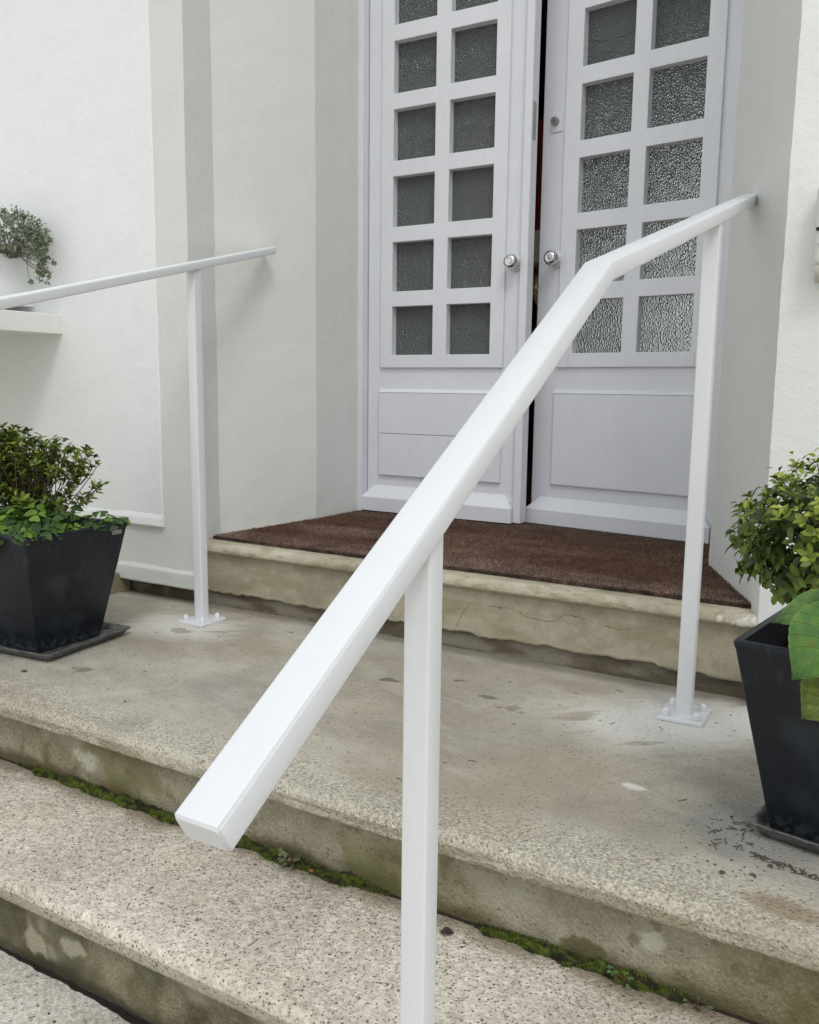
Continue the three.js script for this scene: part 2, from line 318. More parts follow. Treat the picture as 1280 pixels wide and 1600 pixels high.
{
  const w = thing('house_wall', 'pale plastered wall with stepped grey reveal left of the double door', 'wall');
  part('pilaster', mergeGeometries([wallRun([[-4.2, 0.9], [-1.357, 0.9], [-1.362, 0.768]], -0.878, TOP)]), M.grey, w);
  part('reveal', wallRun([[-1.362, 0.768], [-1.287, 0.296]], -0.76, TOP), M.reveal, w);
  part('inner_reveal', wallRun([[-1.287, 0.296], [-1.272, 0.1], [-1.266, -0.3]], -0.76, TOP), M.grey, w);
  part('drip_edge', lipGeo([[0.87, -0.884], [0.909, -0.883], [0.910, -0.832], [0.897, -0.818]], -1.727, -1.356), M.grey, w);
  const slab = part('render_coat', wallRun([[-4.2, 0.9055], [-1.503, 0.9055], [-1.4985, 0.9035], [-1.4965, 0.892]], -0.665, TOP), M.white, w);
  part('drip_edge', lipGeo([[0.89, -0.677], [0.918, -0.676], [0.914, -0.650], [0.9045, -0.632]], -4.2, -1.4955), M.white, w);
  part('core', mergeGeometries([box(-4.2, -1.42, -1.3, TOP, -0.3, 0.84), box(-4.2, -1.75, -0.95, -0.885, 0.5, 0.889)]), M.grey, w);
}
{
  const w = thing('house_wall', 'white plastered wall and splayed reveal greyed for its shade right of the double door', 'wall');
  part('reveal', wallRun([[0.437, 0.895], [0.228, 0.40], [0.226, -0.3]].reverse(), -0.76, TOP), M.grey, w);  // grey colour stands in for the weaker light on this left-facing side
  part('front_face', wallRun([[0.437, 0.895], [3.2, 0.895]], -1.0, TOP), M.whiteRough, w);
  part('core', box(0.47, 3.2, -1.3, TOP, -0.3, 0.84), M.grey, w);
}
{ // kerb beside the landing under the left wall
  const g = lipGeo([[0.86, -0.96], [1.21, -0.96], [1.22, -0.87], [1.21, -0.866], [0.86, -0.866]], -3.0, -1.72, 0.6);
  const t = textures(512, 512, (u, v) => { const n = fbm(u * 8, v * 8, 4), gr = grain(u * 0.8, v * 0.8); const c = addT(mix3([158, 148, 124], [132, 122, 98], n), gr[0] * 24); return [...c, 0.5 + gr[0] * 0.3]; });
  struct('kerb', g, std({ map: t.map, bumpMap: t.bump, bumpScale: 0.004, roughness: 0.95 }), 'beige concrete kerb at the left end of the landing');
}
{
  const w = thing('house_wall', 'plastered wall above the double door', 'wall');
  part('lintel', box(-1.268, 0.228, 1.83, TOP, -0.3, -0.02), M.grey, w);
}
// hall behind the door; back wall opening added so daylight sparkles in the glass
{
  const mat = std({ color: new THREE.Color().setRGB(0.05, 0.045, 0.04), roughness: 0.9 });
  struct('interior_wall', mergeGeometries([box(-2.2, -0.42, -0.75, 2.1, -3.2, -3.1), box(0.6, 1.2, -0.75, 2.1, -3.2, -3.1), box(-0.42, 0.6, 0.95, 2.1, -3.2, -3.1), box(-2.3, -2.2, -0.75, 2.1, -3.2, -0.3), box(1.2, 1.3, -0.75, 2.1, -3.2, -0.3), box(-2.2, 1.2, 2.1, 2.2, -3.2, -0.28)]), mat, 'dark hall behind the doors with an added back opening that lights the glass');
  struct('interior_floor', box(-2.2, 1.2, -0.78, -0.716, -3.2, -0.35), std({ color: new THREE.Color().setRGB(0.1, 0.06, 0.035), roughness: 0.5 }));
}

// ---------------------------------------------------------------- doors
const doorPaint = textures(512, 1024, (u, v) => {
  const b = vn(u * 128, v * 24) - 0.5, c = fbm(u * 8, v * 8, 3) - 0.5, f = vn(u * 256, v * 64) - 0.5;
  const t = 243 + c * 8 + b * 4; return [t, t, t, 0.5 + b * 0.5 + f * 0.4 + c * 0.3];
});
const paint = phys({ color: new THREE.Color().setRGB(0.765, 0.777, 0.825), map: doorPaint.map, bumpMap: doorPaint.bump, bumpScale: 0.00022, roughness: 0.45 });
const darkGap = std({ color: new THREE.Color().setRGB(0.02, 0.02, 0.02), roughness: 0.9 });
const chrome = std({ color: new THREE.Color().setRGB(0.62, 0.62, 0.61), metalness: 1, roughness: 0.16 });
const steel = std({ color: new THREE.Color().setRGB(0.35, 0.34, 0.32), metalness: 1, roughness: 0.3 });
const hammered = textures(512, 512, (u, v) => { // hammered glass, one tile is 0.26 m
  const wx = u * 42 + 1.8 * (vn(u * 9, v * 9) - 0.5), wy = v * 36 + 1.8 * (vn(u * 9 + 40, v * 9) - 0.5), [d1] = cell(wx, wy);
  return [255, 255, 255, Math.max(0, 1 - d1 * d1 * 1.5) * 0.62 + 0.1 * vn(u * 110, v * 110) + 0.28 * vn(u * 5, v * 5)];
});
const glass = phys({ color: new THREE.Color().setRGB(0.42, 0.47, 0.445), transmission: 0.78, thickness: 0.004, roughness: 0.06, ior: 1.52, bumpMap: hammered.bump, bumpScale: 0.0066, specularIntensity: 1 });
function uvMetres(g, s = 1, off = 0) { // planar uv by the dominant normal
  g = g.index ? g.toNonIndexed() : g; const p = g.attributes.position, n = g.attributes.normal, uv = new Float32Array(p.count * 2);
  for (let i = 0; i < p.count; i++) { const ax = Math.abs(n.getX(i)), ay = Math.abs(n.getY(i)), az = Math.abs(n.getZ(i)); let a, b; if (az >= ax && az >= ay) { a = p.getX(i); b = p.getY(i); } else if (ax >= ay) { a = p.getZ(i); b = p.getY(i); } else { a = p.getX(i); b = p.getZ(i); } uv[2 * i] = a * s + off; uv[2 * i + 1] = b * s + off * 0.7; }
  g.setAttribute('uv', new THREE.BufferAttribute(uv, 2)); return g;
}
const TOPROW = 7, PANE_H = 0.1913;
function extrudeXY(shape, z0, z1, bevel = 0.0025) {
  const g = new THREE.ExtrudeGeometry(shape, { depth: z1 - z0 - bevel, bevelEnabled: bevel > 0, bevelThickness: bevel, bevelSize: bevel, bevelOffset: -bevel, bevelSegments: 2, curveSegments: 1 });
  g.translate(0, 0, z0); return g;
}
const rect = (x0, x1, y0, y1) => { const s = new THREE.Shape(); s.moveTo(x0, y0); s.lineTo(x1, y0); s.lineTo(x1, y1); s.lineTo(x0, y1); s.closePath(); return s; };
const hole = (x0, x1, y0, y1) => { const s = new THREE.Path(); s.moveTo(x0, y0); s.lineTo(x0, y1); s.lineTo(x1, y1); s.lineTo(x1, y0); s.closePath(); return s; };
function prismX(poly, x0, x1) { // poly [[z, y]...]
  const sh = new THREE.Shape(poly.map(([z, y]) => new THREE.Vector2(-z, y))); const g = new THREE.ExtrudeGeometry(sh, { depth: x1 - x0, bevelEnabled: false }); g.rotateY(Math.PI / 2); g.translate(x0, 0, 0); return g;
}
function kickBoard(x0, x1, yb, ye, yt, inset, z0, z1) { // weather board: flat front, sloping top with chamfered ends
  const v = [[x0, yb, z0], [x1, yb, z0], [x0, yb, z1], [x1, yb, z1], [x0, ye, z1], [x1, ye, z1], [x0 + inset, yt, z0], [x1 - inset, yt, z0], [x0, ye, z0], [x1, ye, z0]];
  const f = [[2, 3, 5], [2, 5, 4], [4, 5, 7], [4, 7, 6], [0, 2, 4], [0, 4, 8], [8, 4, 6], [3, 1, 9], [3, 9, 5], [5, 9, 7], [0, 1, 3], [0, 3, 2]];
  const p = []; for (const t of f) for (const i of t) p.push(...v[i]);
  const g = new THREE.BufferGeometry(); g.setAttribute('position', new THREE.Float32BufferAttribute(p, 3)); g.computeVertexNormals(); g.setAttribute('uv', new THREE.Float32BufferAttribute(new Float32Array(p.length / 3 * 2), 2)); return uvMetres(g);
}
function makeKnob(parent, x, y, z, keyed) {
  const k = new THREE.Group(); k.name = 'knob'; k.position.set(x, y, z); parent.add(k);
  const ros = new THREE.LatheGeometry([[0, 0], [0.031, 0], [0.031, 0.004], [0.028, 0.008], [0.017, 0.012], [0.0135, 0.026]].map(([a, b]) => new THREE.Vector2(a, b)), 40); ros.rotateX(Math.PI / 2);
  part('rosette', ros, keyed ? paint : paint, k);
  const ball = new THREE.LatheGeometry([[0.0125, 0.022], [0.016, 0.026], [0.0245, 0.034], [0.0275, 0.044], [0.0272, 0.052], [0.0235, 0.062], [0.0165, 0.0675], [0.0125, 0.068], [0.0115, 0.0662], [0, 0.0662]].map(([a, b]) => new THREE.Vector2(a, b)), 48); ball.rotateX(Math.PI / 2);
  part('handle', ball, chrome, k);
  const cap = new THREE.CylinderGeometry(0.0085, 0.009, 0.003, 32); cap.rotateX(Math.PI / 2); cap.translate(0, 0, 0.0678); part('button', cap, chrome, k);
  if (keyed) { const slot = box(-0.0012, 0.0012, -0.0055, 0.0055, 0.0692, 0.0698); part('keyhole', slot, darkGap, k); const ring = new THREE.TorusGeometry(0.0062, 0.0011, 8, 28); ring.translate(0, 0, 0.0695); part('lock_ring', ring, steel, k); }
}
const DOORTOP = 1.79;
function makeLeaf(root, o) { // local x as in the plan, local z = 0 on the face of the glazing frame
  const yb = o.yb, gz = -0.012;
  // slab with one opening behind the glazing frame
  const s = rect(o.x0, o.x1, yb, DOORTOP); s.holes.push(hole(o.cols[0][0] - 0.012, o.cols[1][1] + 0.012, o.y6 - 0.012, DOORTOP - 0.05));
  part('leaf', uvMetres(extrudeXY(s, -0.05, gz, 0.002)), paint, root);
  const gf = rect(o.gx0, o.gx1, o.gyb, DOORTOP - 0.012);
  for (let r = 0; r < TOPROW; r++) for (const [a, b] of o.cols) gf.holes.push(hole(a, b, o.y6 + r * o.pitch, o.y6 + r * o.pitch + PANE_H));
  const grille = part('glazing_frame', uvMetres(extrudeXY(gf, -0.034, 0, 0.002), 1, 0.3), paint, root);
  if (o.joint) for (const x of o.joint) part('joint', box(x - 0.0006, x + 0.0006, o.gyb + 0.001, o.y6 - 0.004, -0.002, 0.0003), std({ color: new THREE.Color().setRGB(0.33, 0.335, 0.36), roughness: 0.6 }), grille);
  let q = 0;
  for (let r = 0; r < TOPROW; r++) for (const [a, b] of o.cols) {
    const y = o.y6 + r * o.pitch, g = new THREE.PlaneGeometry(b - a + 0.016, PANE_H + 0.016); g.translate((a + b) / 2, y + PANE_H / 2, -0.0352);
    const uv = g.attributes.uv, ps = g.attributes.position; for (let i = 0; i < uv.count; i++) uv.setXY(i, ps.getX(i) / 0.26 + q * 0.37, ps.getY(i) / 0.26 + q * 0.23);
    part('pane', g, glass, root); q++;
  }
  // lower panel of boards
  for (const [a, b] of o.boards) {
    const e = 0.0008; part('panel', uvMetres(extrudeXY(rect(o.px0, o.px1, a + (a > o.boards[0][0] ? e : 0), b - (b < o.boards[o.boards.length - 1][1] ? e : 0)), gz - 0.004, 0.001, o.boards.length > 1 ? 0.0022 : 0.005), 1, 0.6 + a), paint, root);
  }
  const bead = prismX([[gz, o.boards[o.boards.length - 1][1] - 0.0005], [0.003, o.boards[o.boards.length - 1][1] - 0.0005], [gz, o.boards[o.boards.length - 1][1] + 0.013]], o.px0 + 0.001, o.px1 - 0.001);
  part('panel_bead', uvMetres(bead), paint, root);
  part('kick_board', kickBoard(o.kx0, o.kx1, yb, o.ky, o.kt, 0.045, gz, 0.03), paint, root);
}
{
  const left = thing('door_leaf', 'closed lilac grey door leaf with plain knob and a seam across its lower panel', 'door');
  makeLeaf(left, { x0: -1.246, x1: -0.5445, yb: -0.698, gx0: -1.181, gx1: -0.638, gyb: -0.110, cols: [[-1.1265, -0.9409], [-0.8797, -0.6934]], y6: -0.0592, pitch: 0.25, px0: -1.186, px1: -0.637, boards: [[-0.549, -0.377], [-0.377, -0.208]], kx0: -1.252, kx1: -0.573, ky: -0.642, kt: -0.594 });
  part('astragal', uvMetres(extrudeXY(rect(-0.5725, -0.5425, -0.698, DOORTOP), -0.03, 0.012, 0.003), 1, 0.1), paint, left);
  makeKnob(left, -0.598, 0.272, -0.012, false);
  part('strike_plate', box(-0.5427, -0.5412, 0.70, 0.83, -0.026, 0.004), std({ color: new THREE.Color().setRGB(0.4, 0.4, 0.41), metalness: 0.6, roughness: 0.5 }), left);
  const right = thing('door_leaf', 'door leaf standing slightly ajar with keyed knob and small upper lock', 'door', [0.0491, 0, -0.0161]);
  right.rotation.y = -0.1445;
  const h = 0.0491, sh = (a) => a - h;
  makeLeaf(right, { x0: sh(-0.557), x1: sh(0.168), yb: -0.703, gx0: sh(-0.461), gx1: sh(0.106), gyb: -0.107, cols: [[sh(-0.398), sh(-0.2043)], [sh(-0.1461), sh(0.0491)]], y6: -0.055, pitch: 0.2504, px0: sh(-0.470), px1: sh(0.075), boards: [[-0.552, -0.203]], kx0: sh(-0.560), kx1: sh(0.160), ky: -0.648, kt: -0.602, joint: [sh(-0.412), sh(0.064)] });
  makeKnob(right, sh(-0.478), 0.290, -0.012, true);
  const lock = new THREE.Group(); lock.name = 'lock'; lock.position.set(sh(-0.499), 0.776, -0.012); right.add(lock);
  part('lock_plate', new RoundedBoxGeometry(0.046, 0.066, 0.005, 2, 0.002).translate(0, 0, 0.002), paint, lock);
  const cyl = new THREE.CylinderGeometry(0.0135, 0.0145, 0.016, 28); cyl.rotateX(Math.PI / 2); cyl.translate(-0.004, 0.004, 0.012); part('cylinder', cyl, steel, lock);
  part('keyhole', box(-0.0052, -0.0028, -0.003, 0.010, 0.0200, 0.0206), darkGap, lock);
  const fr = thing('door_frame', 'lilac grey wooden frame around the double door', 'door frame');
  part('jamb', uvMetres(box(-1.285, -1.2495, -0.714, 1.83, -0.09, 0.03, 0.003)), paint, fr);
  part('jamb', uvMetres(box(0.172, 0.235, -0.714, 1.83, -0.09, 0.012, 0.003)), paint, fr);
  part('head', uvMetres(box(-1.2495, 0.172, 1.795, 1.83, -0.09, 0.03, 0.003)), paint, fr);
}
{ // things glimpsed through the gap
  const cloth = gridGeo(14, 20, (i, j) => { const u = i / 14, v = j / 20; return [-0.86 + 0.3 * u, 0.2 + 0.75 * v, -0.62 + 0.03 * Math.sin(u * 19 + v), u, v]; });
  solo('curtain', cloth, std({ color: new THREE.Color().setRGB(0.22, 0.03, 0.025), roughness: 0.95, side: THREE.DoubleSide }), 'dark red cloth hanging in the hall, glimpsed through the door gap', 'curtain');
  const la = thing('brass_lamp', 'brass ornament in the hall glimpsed through the door gap', 'ornament', [-0.635, -0.714, -0.36]);
  part('stem', new THREE.LatheGeometry([[0, 0], [0.09, 0], [0.09, 0.02], [0.015, 0.05], [0.012, 0.7], [0.035, 0.74], [0.016, 0.79], [0.014, 0.86], [0.04, 0.9], [0.05, 0.94], [0.03, 0.99], [0.012, 1.02], [0, 1.02]].map(([a, b]) => new THREE.Vector2(a, b)), 32), std({ color: new THREE.Color().setRGB(0.8, 0.58, 0.25), metalness: 1, roughness: 0.25 }), la);
  part('shade', new THREE.CylinderGeometry(0.05, 0.08, 0.13, 32, 1, true).translate(0, 1.09, 0), std({ color: new THREE.Color().setRGB(0.62, 0.5, 0.36), roughness: 0.8, side: THREE.DoubleSide }), la);
}

// ---------------------------------------------------------------- coir mat
{
  const out = [[-1.262, -0.07], [-1.276, 0.296], [-1.338, 0.832], [0.424, 0.838], [0.408, 0.80], [0.232, 0.392], [0.224, -0.07]];
  const rough = []; for (let i = 0; i < out.length; i++) { const a = out[i], b = out[(i + 1) % out.length], n = Math.max(1, Math.round(Math.hypot(b[0] - a[0], b[1] - a[1]) / 0.012)); for (let k = 0; k < n; k++) { const x = mix(a[0], b[0], k / n), z = mix(a[1], b[1], k / n); rough.push(new THREE.Vector2(x, -(z + (k ? 0.005 * (fbm(x * 40, z * 40, 2) - 0.5) : 0)))); } }
  const g = new THREE.ExtrudeGeometry(new THREE.Shape(rough), { depth: 0.009, bevelEnabled: false }); g.rotateX(-Math.PI / 2); g.translate(0, FLOOR + 0.0015, 0);
  const uv = g.attributes.uv, ps = g.attributes.position; for (let i = 0; i < uv.count; i++) uv.setXY(i, ps.getX(i), ps.getZ(i) + ps.getY(i));
  const tex = textures(1024, 1024, (u, v) => { const a = fbm(u * 8, v * 8, 4), b = vn(u * 256, v * 256), c = vn(u * 512, v * 512), d = fbm(u * 32, v * 32, 3); const t = 0.62 + (a - 0.5) * 0.5 + (d - 0.5) * 0.5 + (b - 0.5) * 0.5 + (c - 0.5) * 0.4; return [100 * t, 76 * t, 62 * t, b * 0.6 + c * 0.4]; });
  const mat = thing('doormat', 'large brown coir mat filling the doorway in front of the doors', 'doormat');
  part('backing', g, std({ map: tex.map, bumpMap: tex.bump, bumpScale: 0.004, roughness: 1 }), mat);
  // pile of short fibres
  const blade = new THREE.BufferGeometry();
  blade.setAttribute('position', new THREE.Float32BufferAttribute([-0.0009, 0, 0, 0.0009, 0, 0, 0.0003, 0.0075, 0.0022, -0.0009, 0, 0.0002, 0.0003, 0.0075, 0.0022, 0.0003, 0.006, 0.003], 3)); blade.computeVertexNormals();
  const inside = (x, z) => { let c = false; for (let i = 0, j = out.length - 1; i < out.length; j = i++) { const [xi, zi] = out[i], [xj, zj] = out[j]; if ((zi > z) !== (zj > z) && x < (xj - xi) * (z - zi) / (zj - zi) + xi) c = !c; } return c; };
  const r = rng(5), N = 100000, im = new THREE.InstancedMesh(blade, std({ color: 0xffffff, roughness: 1, side: THREE.DoubleSide }), N), m4 = new THREE.Matrix4(), q = new THREE.Quaternion(), e = new THREE.Euler(), col = new THREE.Color();
  for (let i = 0; i < N;) {
    const x = -1.35 + r() * 1.8, z = -0.07 + Math.sqrt(r()) * 0.92; if (!inside(x, z)) continue;
    e.set((r() - 0.5) * 1.5, r() * 6.28, (r() - 0.5) * 1.5); q.setFromEuler(e); const sc = 0.6 + 0.6 * r();
    m4.compose(new THREE.Vector3(x, FLOOR + 0.0095, z), q, new THREE.Vector3(sc, sc, sc)); im.setMatrixAt(i, m4);
    const w = sst(0.35, 0.65, fbm(x * 3.1, z * 5, 4)), pale = sst(0.55, 0.8, fbm(x * 2 + 7, z * 4, 3)) * (1 - sst(-0.9, -0.2, x)) * 0.6, t = (0.5 + 0.8 * r()) * (r() < 0.06 ? 1.9 : 1) * (0.6 + 0.85 * fbm(x * 11, z * 15 + 5, 4)) * (0.8 + 0.4 * vn(x * 60, z * 60));
    const cc = mix3(mix3([0.145, 0.074, 0.047], [0.20, 0.118, 0.082], w), [0.28, 0.205, 0.165], Math.min(1, pale + 0.6 * sst(0.62, 0.84, z))); col.setRGB(cc[0] * t, cc[1] * t, cc[2] * t); im.setColorAt(i, col); i++;
  }
  im.name = 'coir_pile'; im.userData.kind = 'stuff'; mat.add(im);
}

// ---------------------------------------------------------------- handrails
const railTex = textures(256, 256, (u, v) => { const n = fbm(u * 8, v * 8, 4) - 0.5, c = vn(u * 64, v * 64) - 0.5; return [250 + n * 5, 250 + n * 5, 250 + n * 5, 0.5 + c * 0.5]; });
const white = phys({ color: new THREE.Color().setRGB(0.745, 0.76, 0.78), map: railTex.map, bumpMap: railTex.bump, bumpScale: 0.0003, roughness: 0.34, clearcoat: 0.15, clearcoatRoughness: 0.3 });
function rrect(w, d, r, seg = 4) { const p = []; for (const [cx, cy, a0] of [[w / 2 - r, d / 2 - r, 0], [-w / 2 + r, d / 2 - r, 90], [-w / 2 + r, -d / 2 + r, 180], [w / 2 - r, -d / 2 + r, 270]]) for (let k = 0; k <= seg; k++) { const a = (a0 + 90 * k / seg) * Math.PI / 180; p.push([cx + r * Math.cos(a), cy + r * Math.sin(a)]); } return p; }
function railGeo(path, w, t) { // path of the top centre line [[z, y], ...], from the low front end up to the wall
  const sec = rrect(w, t, 0.0032), n = sec.length, rings = [];
  const dir = path.slice(1).map((p, i) => { const dz = p[0] - path[i][0], dy = p[1] - path[i][1], l = Math.hypot(dz, dy); return [dz / l, dy / l]; });
  const nrm = (d) => [d[1] * Math.sign(-d[0] || 1) * 1, Math.abs(d[0])]; // (z, y) pointing up
  path.forEach((p, i) => {
    const a = dir[Math.max(0, i - 1)], b = dir[Math.min(dir.length - 1, i)], na = nrm(a), nb = nrm(b); let mz = na[0] + nb[0], my = na[1] + nb[1]; const l = Math.hypot(mz, my); mz /= l; my /= l; const k = 1 / (mz * na[0] + my * na[1]);
    const ring = (push, shrink) => sec.map(([x, y]) => { const yy = (y * shrink - t / 2) * k, dd = i === 0 ? dir[0] : dir[dir.length - 1]; return [x * shrink, p[1] + my * yy + dd[1] * push, p[0] + mz * yy + dd[0] * push]; });
    if (i === 0) { const e = 0.0022; const sh = (f) => sec.map(([x, y]) => { const fx = (w / 2 - e * f) / (w / 2), fy = (t / 2 - e * f) / (t / 2); return [x * fx, p[1] + my * (y * fy - t / 2) + dir[0][1] * e * f * f * 0.0, p[0] + mz * (y * fy - t / 2)]; }); rings.push(sh(1)); rings.push(sh(0).map((v) => [v[0], v[1] + dir[0][1] * e, v[2] + dir[0][0] * e])); }
    else rings.push(ring(0, 1));
  });
  const pos = []; const tri = (a, b, c) => pos.push(...a, ...b, ...c);
  for (let k = 1; k < rings.length; k++) for (let i = 0; i < n; i++) { const j = (i + 1) % n, A = rings[k - 1][i], B = rings[k - 1][j], C = rings[k][i], D = rings[k][j]; tri(A, C, B); tri(B, C, D); }
  for (const [k, f] of [[0, 1], [rings.length - 1, -1]]) { const R = rings[k], c = R.reduce((s, v) => [s[0] + v[0] / n, s[1] + v[1] / n, s[2] + v[2] / n], [0, 0, 0]); for (let i = 0; i < n; i++) { const j = (i + 1) % n; f > 0 ? tri(c, R[i], R[j]) : tri(c, R[j], R[i]); } }
  let g = new THREE.BufferGeometry(); g.setAttribute('position', new THREE.Float32BufferAttribute(pos, 3)); g = toCreasedNormals(g, 0.55);
  g.setAttribute('uv', new THREE.Float32BufferAttribute(new Float32Array(pos.length / 3 * 2), 2)); return uvMetres(g, 3);
}
function postGeo(w, d, y0, y1) { const s = new THREE.Shape(rrect(w, d, 0.0028).map(([a, b]) => new THREE.Vector2(a, b))); const g = new THREE.ExtrudeGeometry(s, { depth: y1 - y0, bevelEnabled: false }); g.rotateX(-Math.PI / 2); g.translate(0, y0, 0); return uvMetres(toCreasedNormals(g, 0.55), 3); }
function acorn() { const g = new THREE.LatheGeometry([[0, 0], [0.0095, 0], [0.0095, 0.0015], [0.0084, 0.002], [0.0084, 0.008], [0.008, 0.0112], [0.0065, 0.0146], [0.0037, 0.0168], [0, 0.0175]].map(([a, b]) => new THREE.Vector2(a, b)), 24); return g; }
const boltGeo = acorn();
function footing(parent, name, x, y, z, w, yTop) { // post with its plate and four nuts
  const p = part('post', postGeo(w, w, 0, yTop - y), white, parent); p.position.set(x, y, z);
  const pl = part('base_plate', uvMetres(new RoundedBoxGeometry(0.102, 0.009, 0.112, 3, 0.002), 3), white, p); pl.position.set(0, 0.0048, 0);
  const weld = new THREE.TorusGeometry(w * 0.66, 0.0028, 8, 4); weld.rotateZ(Math.PI / 4); weld.rotateX(Math.PI / 2); const wd = part('weld', weld, white, p); wd.position.y = 0.0095;
  for (const [a, b] of [[-0.034, -0.035], [0.035, -0.033], [-0.034, 0.036], [0.035, 0.035]]) { const n = part('cap_nut', boltGeo, white, p); n.position.set(a, 0.0092, b); n.rotation.y = a * 90 + b * 50; }
}
function handrail(label, x, path, posts, swing = 0, thick = 0.027) { // swing turns the bar about its first post
  const t = thing('handrail', label, 'handrail', [x, 0, 0], 'white metal handrails of the steps');
  const bar = part('rail', railGeo(path.map(([z, y]) => [z - posts[0][0], y]), 0.042, thick), white, t); bar.position.z = posts[0][0]; bar.rotation.y = swing;
  for (const [z, y, w, top] of posts) { const d = z - posts[0][0]; footing(t, 'post', d * Math.sin(swing), y, posts[0][0] + d * Math.cos(swing), w, top); }
  return t;
}
handrail('white metal handrail with bent bar in the foreground, right of the steps', 0.312, [[2.634, -0.477], [1.824, -0.0085], [0.603, 0.316]], [[1.05, LAND, 0.034, 0.182], [2.318, PAVE, 0.0285, -0.31]]);
handrail('white metal handrail on the far left side of the steps', -1.197, [[2.67, -0.51], [1.85, -0.010], [0.552, 0.296]], [[1.043, LAND, 0.032, 0.158], [2.346, PAVE, 0.026, -0.348]], 0.195, 0.0235);

// ---------------------------------------------------------------- planters
const potTex = textures(512, 512, (u, v) => {
  const a = fbm(u * 8, v * 8, 4), b = fbm(u * 32 + 4, v * 32, 3), sm = sst(0.5, 0.72, fbm(u * 4 + 12, v * 5, 4)), drip = sst(0.62, 0.8, fbm(u * 44, v * 7 + 20, 3)) * sst(0.45, 0.9, v), low = 1 - sst(0.02, 0.13, v + 0.06 * (a - 0.5));
  let c = mix3([19, 24, 33], [28, 34, 43], a); c = mix3(c, [60, 65, 71], 0.5 * sm); c = mix3(c, [76, 80, 85], 0.3 * drip); c = mix3(c, [92, 100, 103], 0.65 * low * sst(0.3, 0.6, b)); c = addT(c, (b - 0.5) * 8);
  return [...c, 0.5 + (b - 0.5) * 0.5];
});
const potMat = phys({ specularIntensity: 0.75, map: potTex.map, bumpMap: potTex.bump, bumpScale: 0.0005, roughness: 0.45 });
const saucerTex = textures(256, 256, (u, v) => { const a = fbm(u * 16, v * 16, 4), b = fbm(u * 64, v * 8, 3); const c = mix3([62, 63, 64], [104, 102, 99], sst(0.35, 0.65, a * 0.6 + b * 0.4)); return [...c, b]; });
const saucerMat = std({ map: saucerTex.map, bumpMap: saucerTex.bump, bumpScale: 0.0004, roughness: 0.6 });
const soilTex = textures(256, 256, (u, v) => { const a = fbm(u * 32, v * 32, 3), b = vn(u * 64, v * 64); const t = 22 + 46 * a * b; return [t * 1.1, t * 0.9, t * 0.72, a]; });
const soilMat = std({ map: soilTex.map, bumpMap: soilTex.bump, bumpScale: 0.008, roughness: 1 });
function loops(list, r, seg = 4) { // [[half width, y, v], ...] of rounded squares; four sides get uv 0..1 each
  const n = 4 * (seg + 1), pos = [], uv = [], ix = [];
  list.forEach(([hw, y, v]) => { const s = rrect(2 * hw, 2 * hw, Math.min(r, hw * 0.5), seg); for (let i = 0; i <= n; i++) { const q = s[i % n]; pos.push(q[0], y, -q[1]); const ang = (Math.atan2(q[1], q[0]) / (2 * Math.PI) + 1) % 1; uv.push((i === n ? 1 + (Math.atan2(s[0][1], s[0][0]) / (2 * Math.PI)) : ang) * 4, v); } });
  for (let k = 0; k < list.length - 1; k++) for (let i = 0; i < n; i++) { const a = k * (n + 1) + i, b = a + 1, c = a + n + 1, d = c + 1; ix.push(a, b, d, a, d, c); }
  const g = new THREE.BufferGeometry(); g.setAttribute('position', new THREE.Float32BufferAttribute(pos, 3)); g.setAttribute('uv', new THREE.Float32BufferAttribute(uv, 2)); g.setIndex(ix);
  return toCreasedNormals(g, 0.6);
}
const squareCap = (hw, y) => { const g = new THREE.PlaneGeometry(2 * hw, 2 * hw); g.rotateX(-Math.PI / 2); g.translate(0, y, 0); return g; };
function planter(label, x, z, turn, turnSaucer, soilY) {
  const t = thing('planter', label, 'planter', [x, LAND, z], 'dark square planters on the landing'); t.rotation.y = turn;
  part('pot', mergeGeometries([loops([[0.1075, 0.0125, 0], [0.110, 0.016, 0.01], [0.1685, 0.333, 0.96], [0.1705, 0.3375, 0.975], [0.1715, 0.343, 0.985], [0.1712, 0.347, 0.99], [0.1695, 0.3485, 0.995], [0.1605, 0.3485, 0.99], [0.159, 0.347, 0.985], [0.158, 0.33, 0.95], [0.128, 0.2, 0.9]], 0.006), squareCap(0.1075, 0.013).toNonIndexed()].map((g) => { g = g.index ? g.toNonIndexed() : g; return g; })), potMat, t);
  const so = gridGeo(16, 16, (i, j) => { const hw = 0.108 + (soilY - 0.031) / 0.3 * 0.058 - 0.014, a = (i / 16 - 0.5) * 2 * hw, b = (0.5 - j / 16) * 2 * hw; return [a, soilY + 0.016 * (fbm(a * 30 + x, b * 30, 3) - 0.5), b, i / 16, j / 16]; });
  part('soil', so, soilMat, t);
  return t;
}
function saucer(label, x, z, turn, size = 1) {
  const t = thing('saucer', label, 'plant saucer', [x, LAND, z], 'grey saucers under the planters'); t.rotation.y = turn; t.scale.set(size, 1, size);
  part('dish', mergeGeometries([loops([[0.142, 0.002, 0], [0.145, 0.004, 0.1], [0.155, 0.0175, 0.4], [0.1555, 0.0195, 0.5], [0.1605, 0.0205, 0.58], [0.1615, 0.0245, 0.7], [0.1605, 0.026, 0.8], [0.1555, 0.026, 0.85], [0.153, 0.0245, 0.9], [0.140, 0.0105, 1]], 0.010), squareCap(0.1405, 0.0108).toNonIndexed()]), saucerMat, t);
}
const PL = [-1.424, 1.451], PR = [0.6845, 1.444];
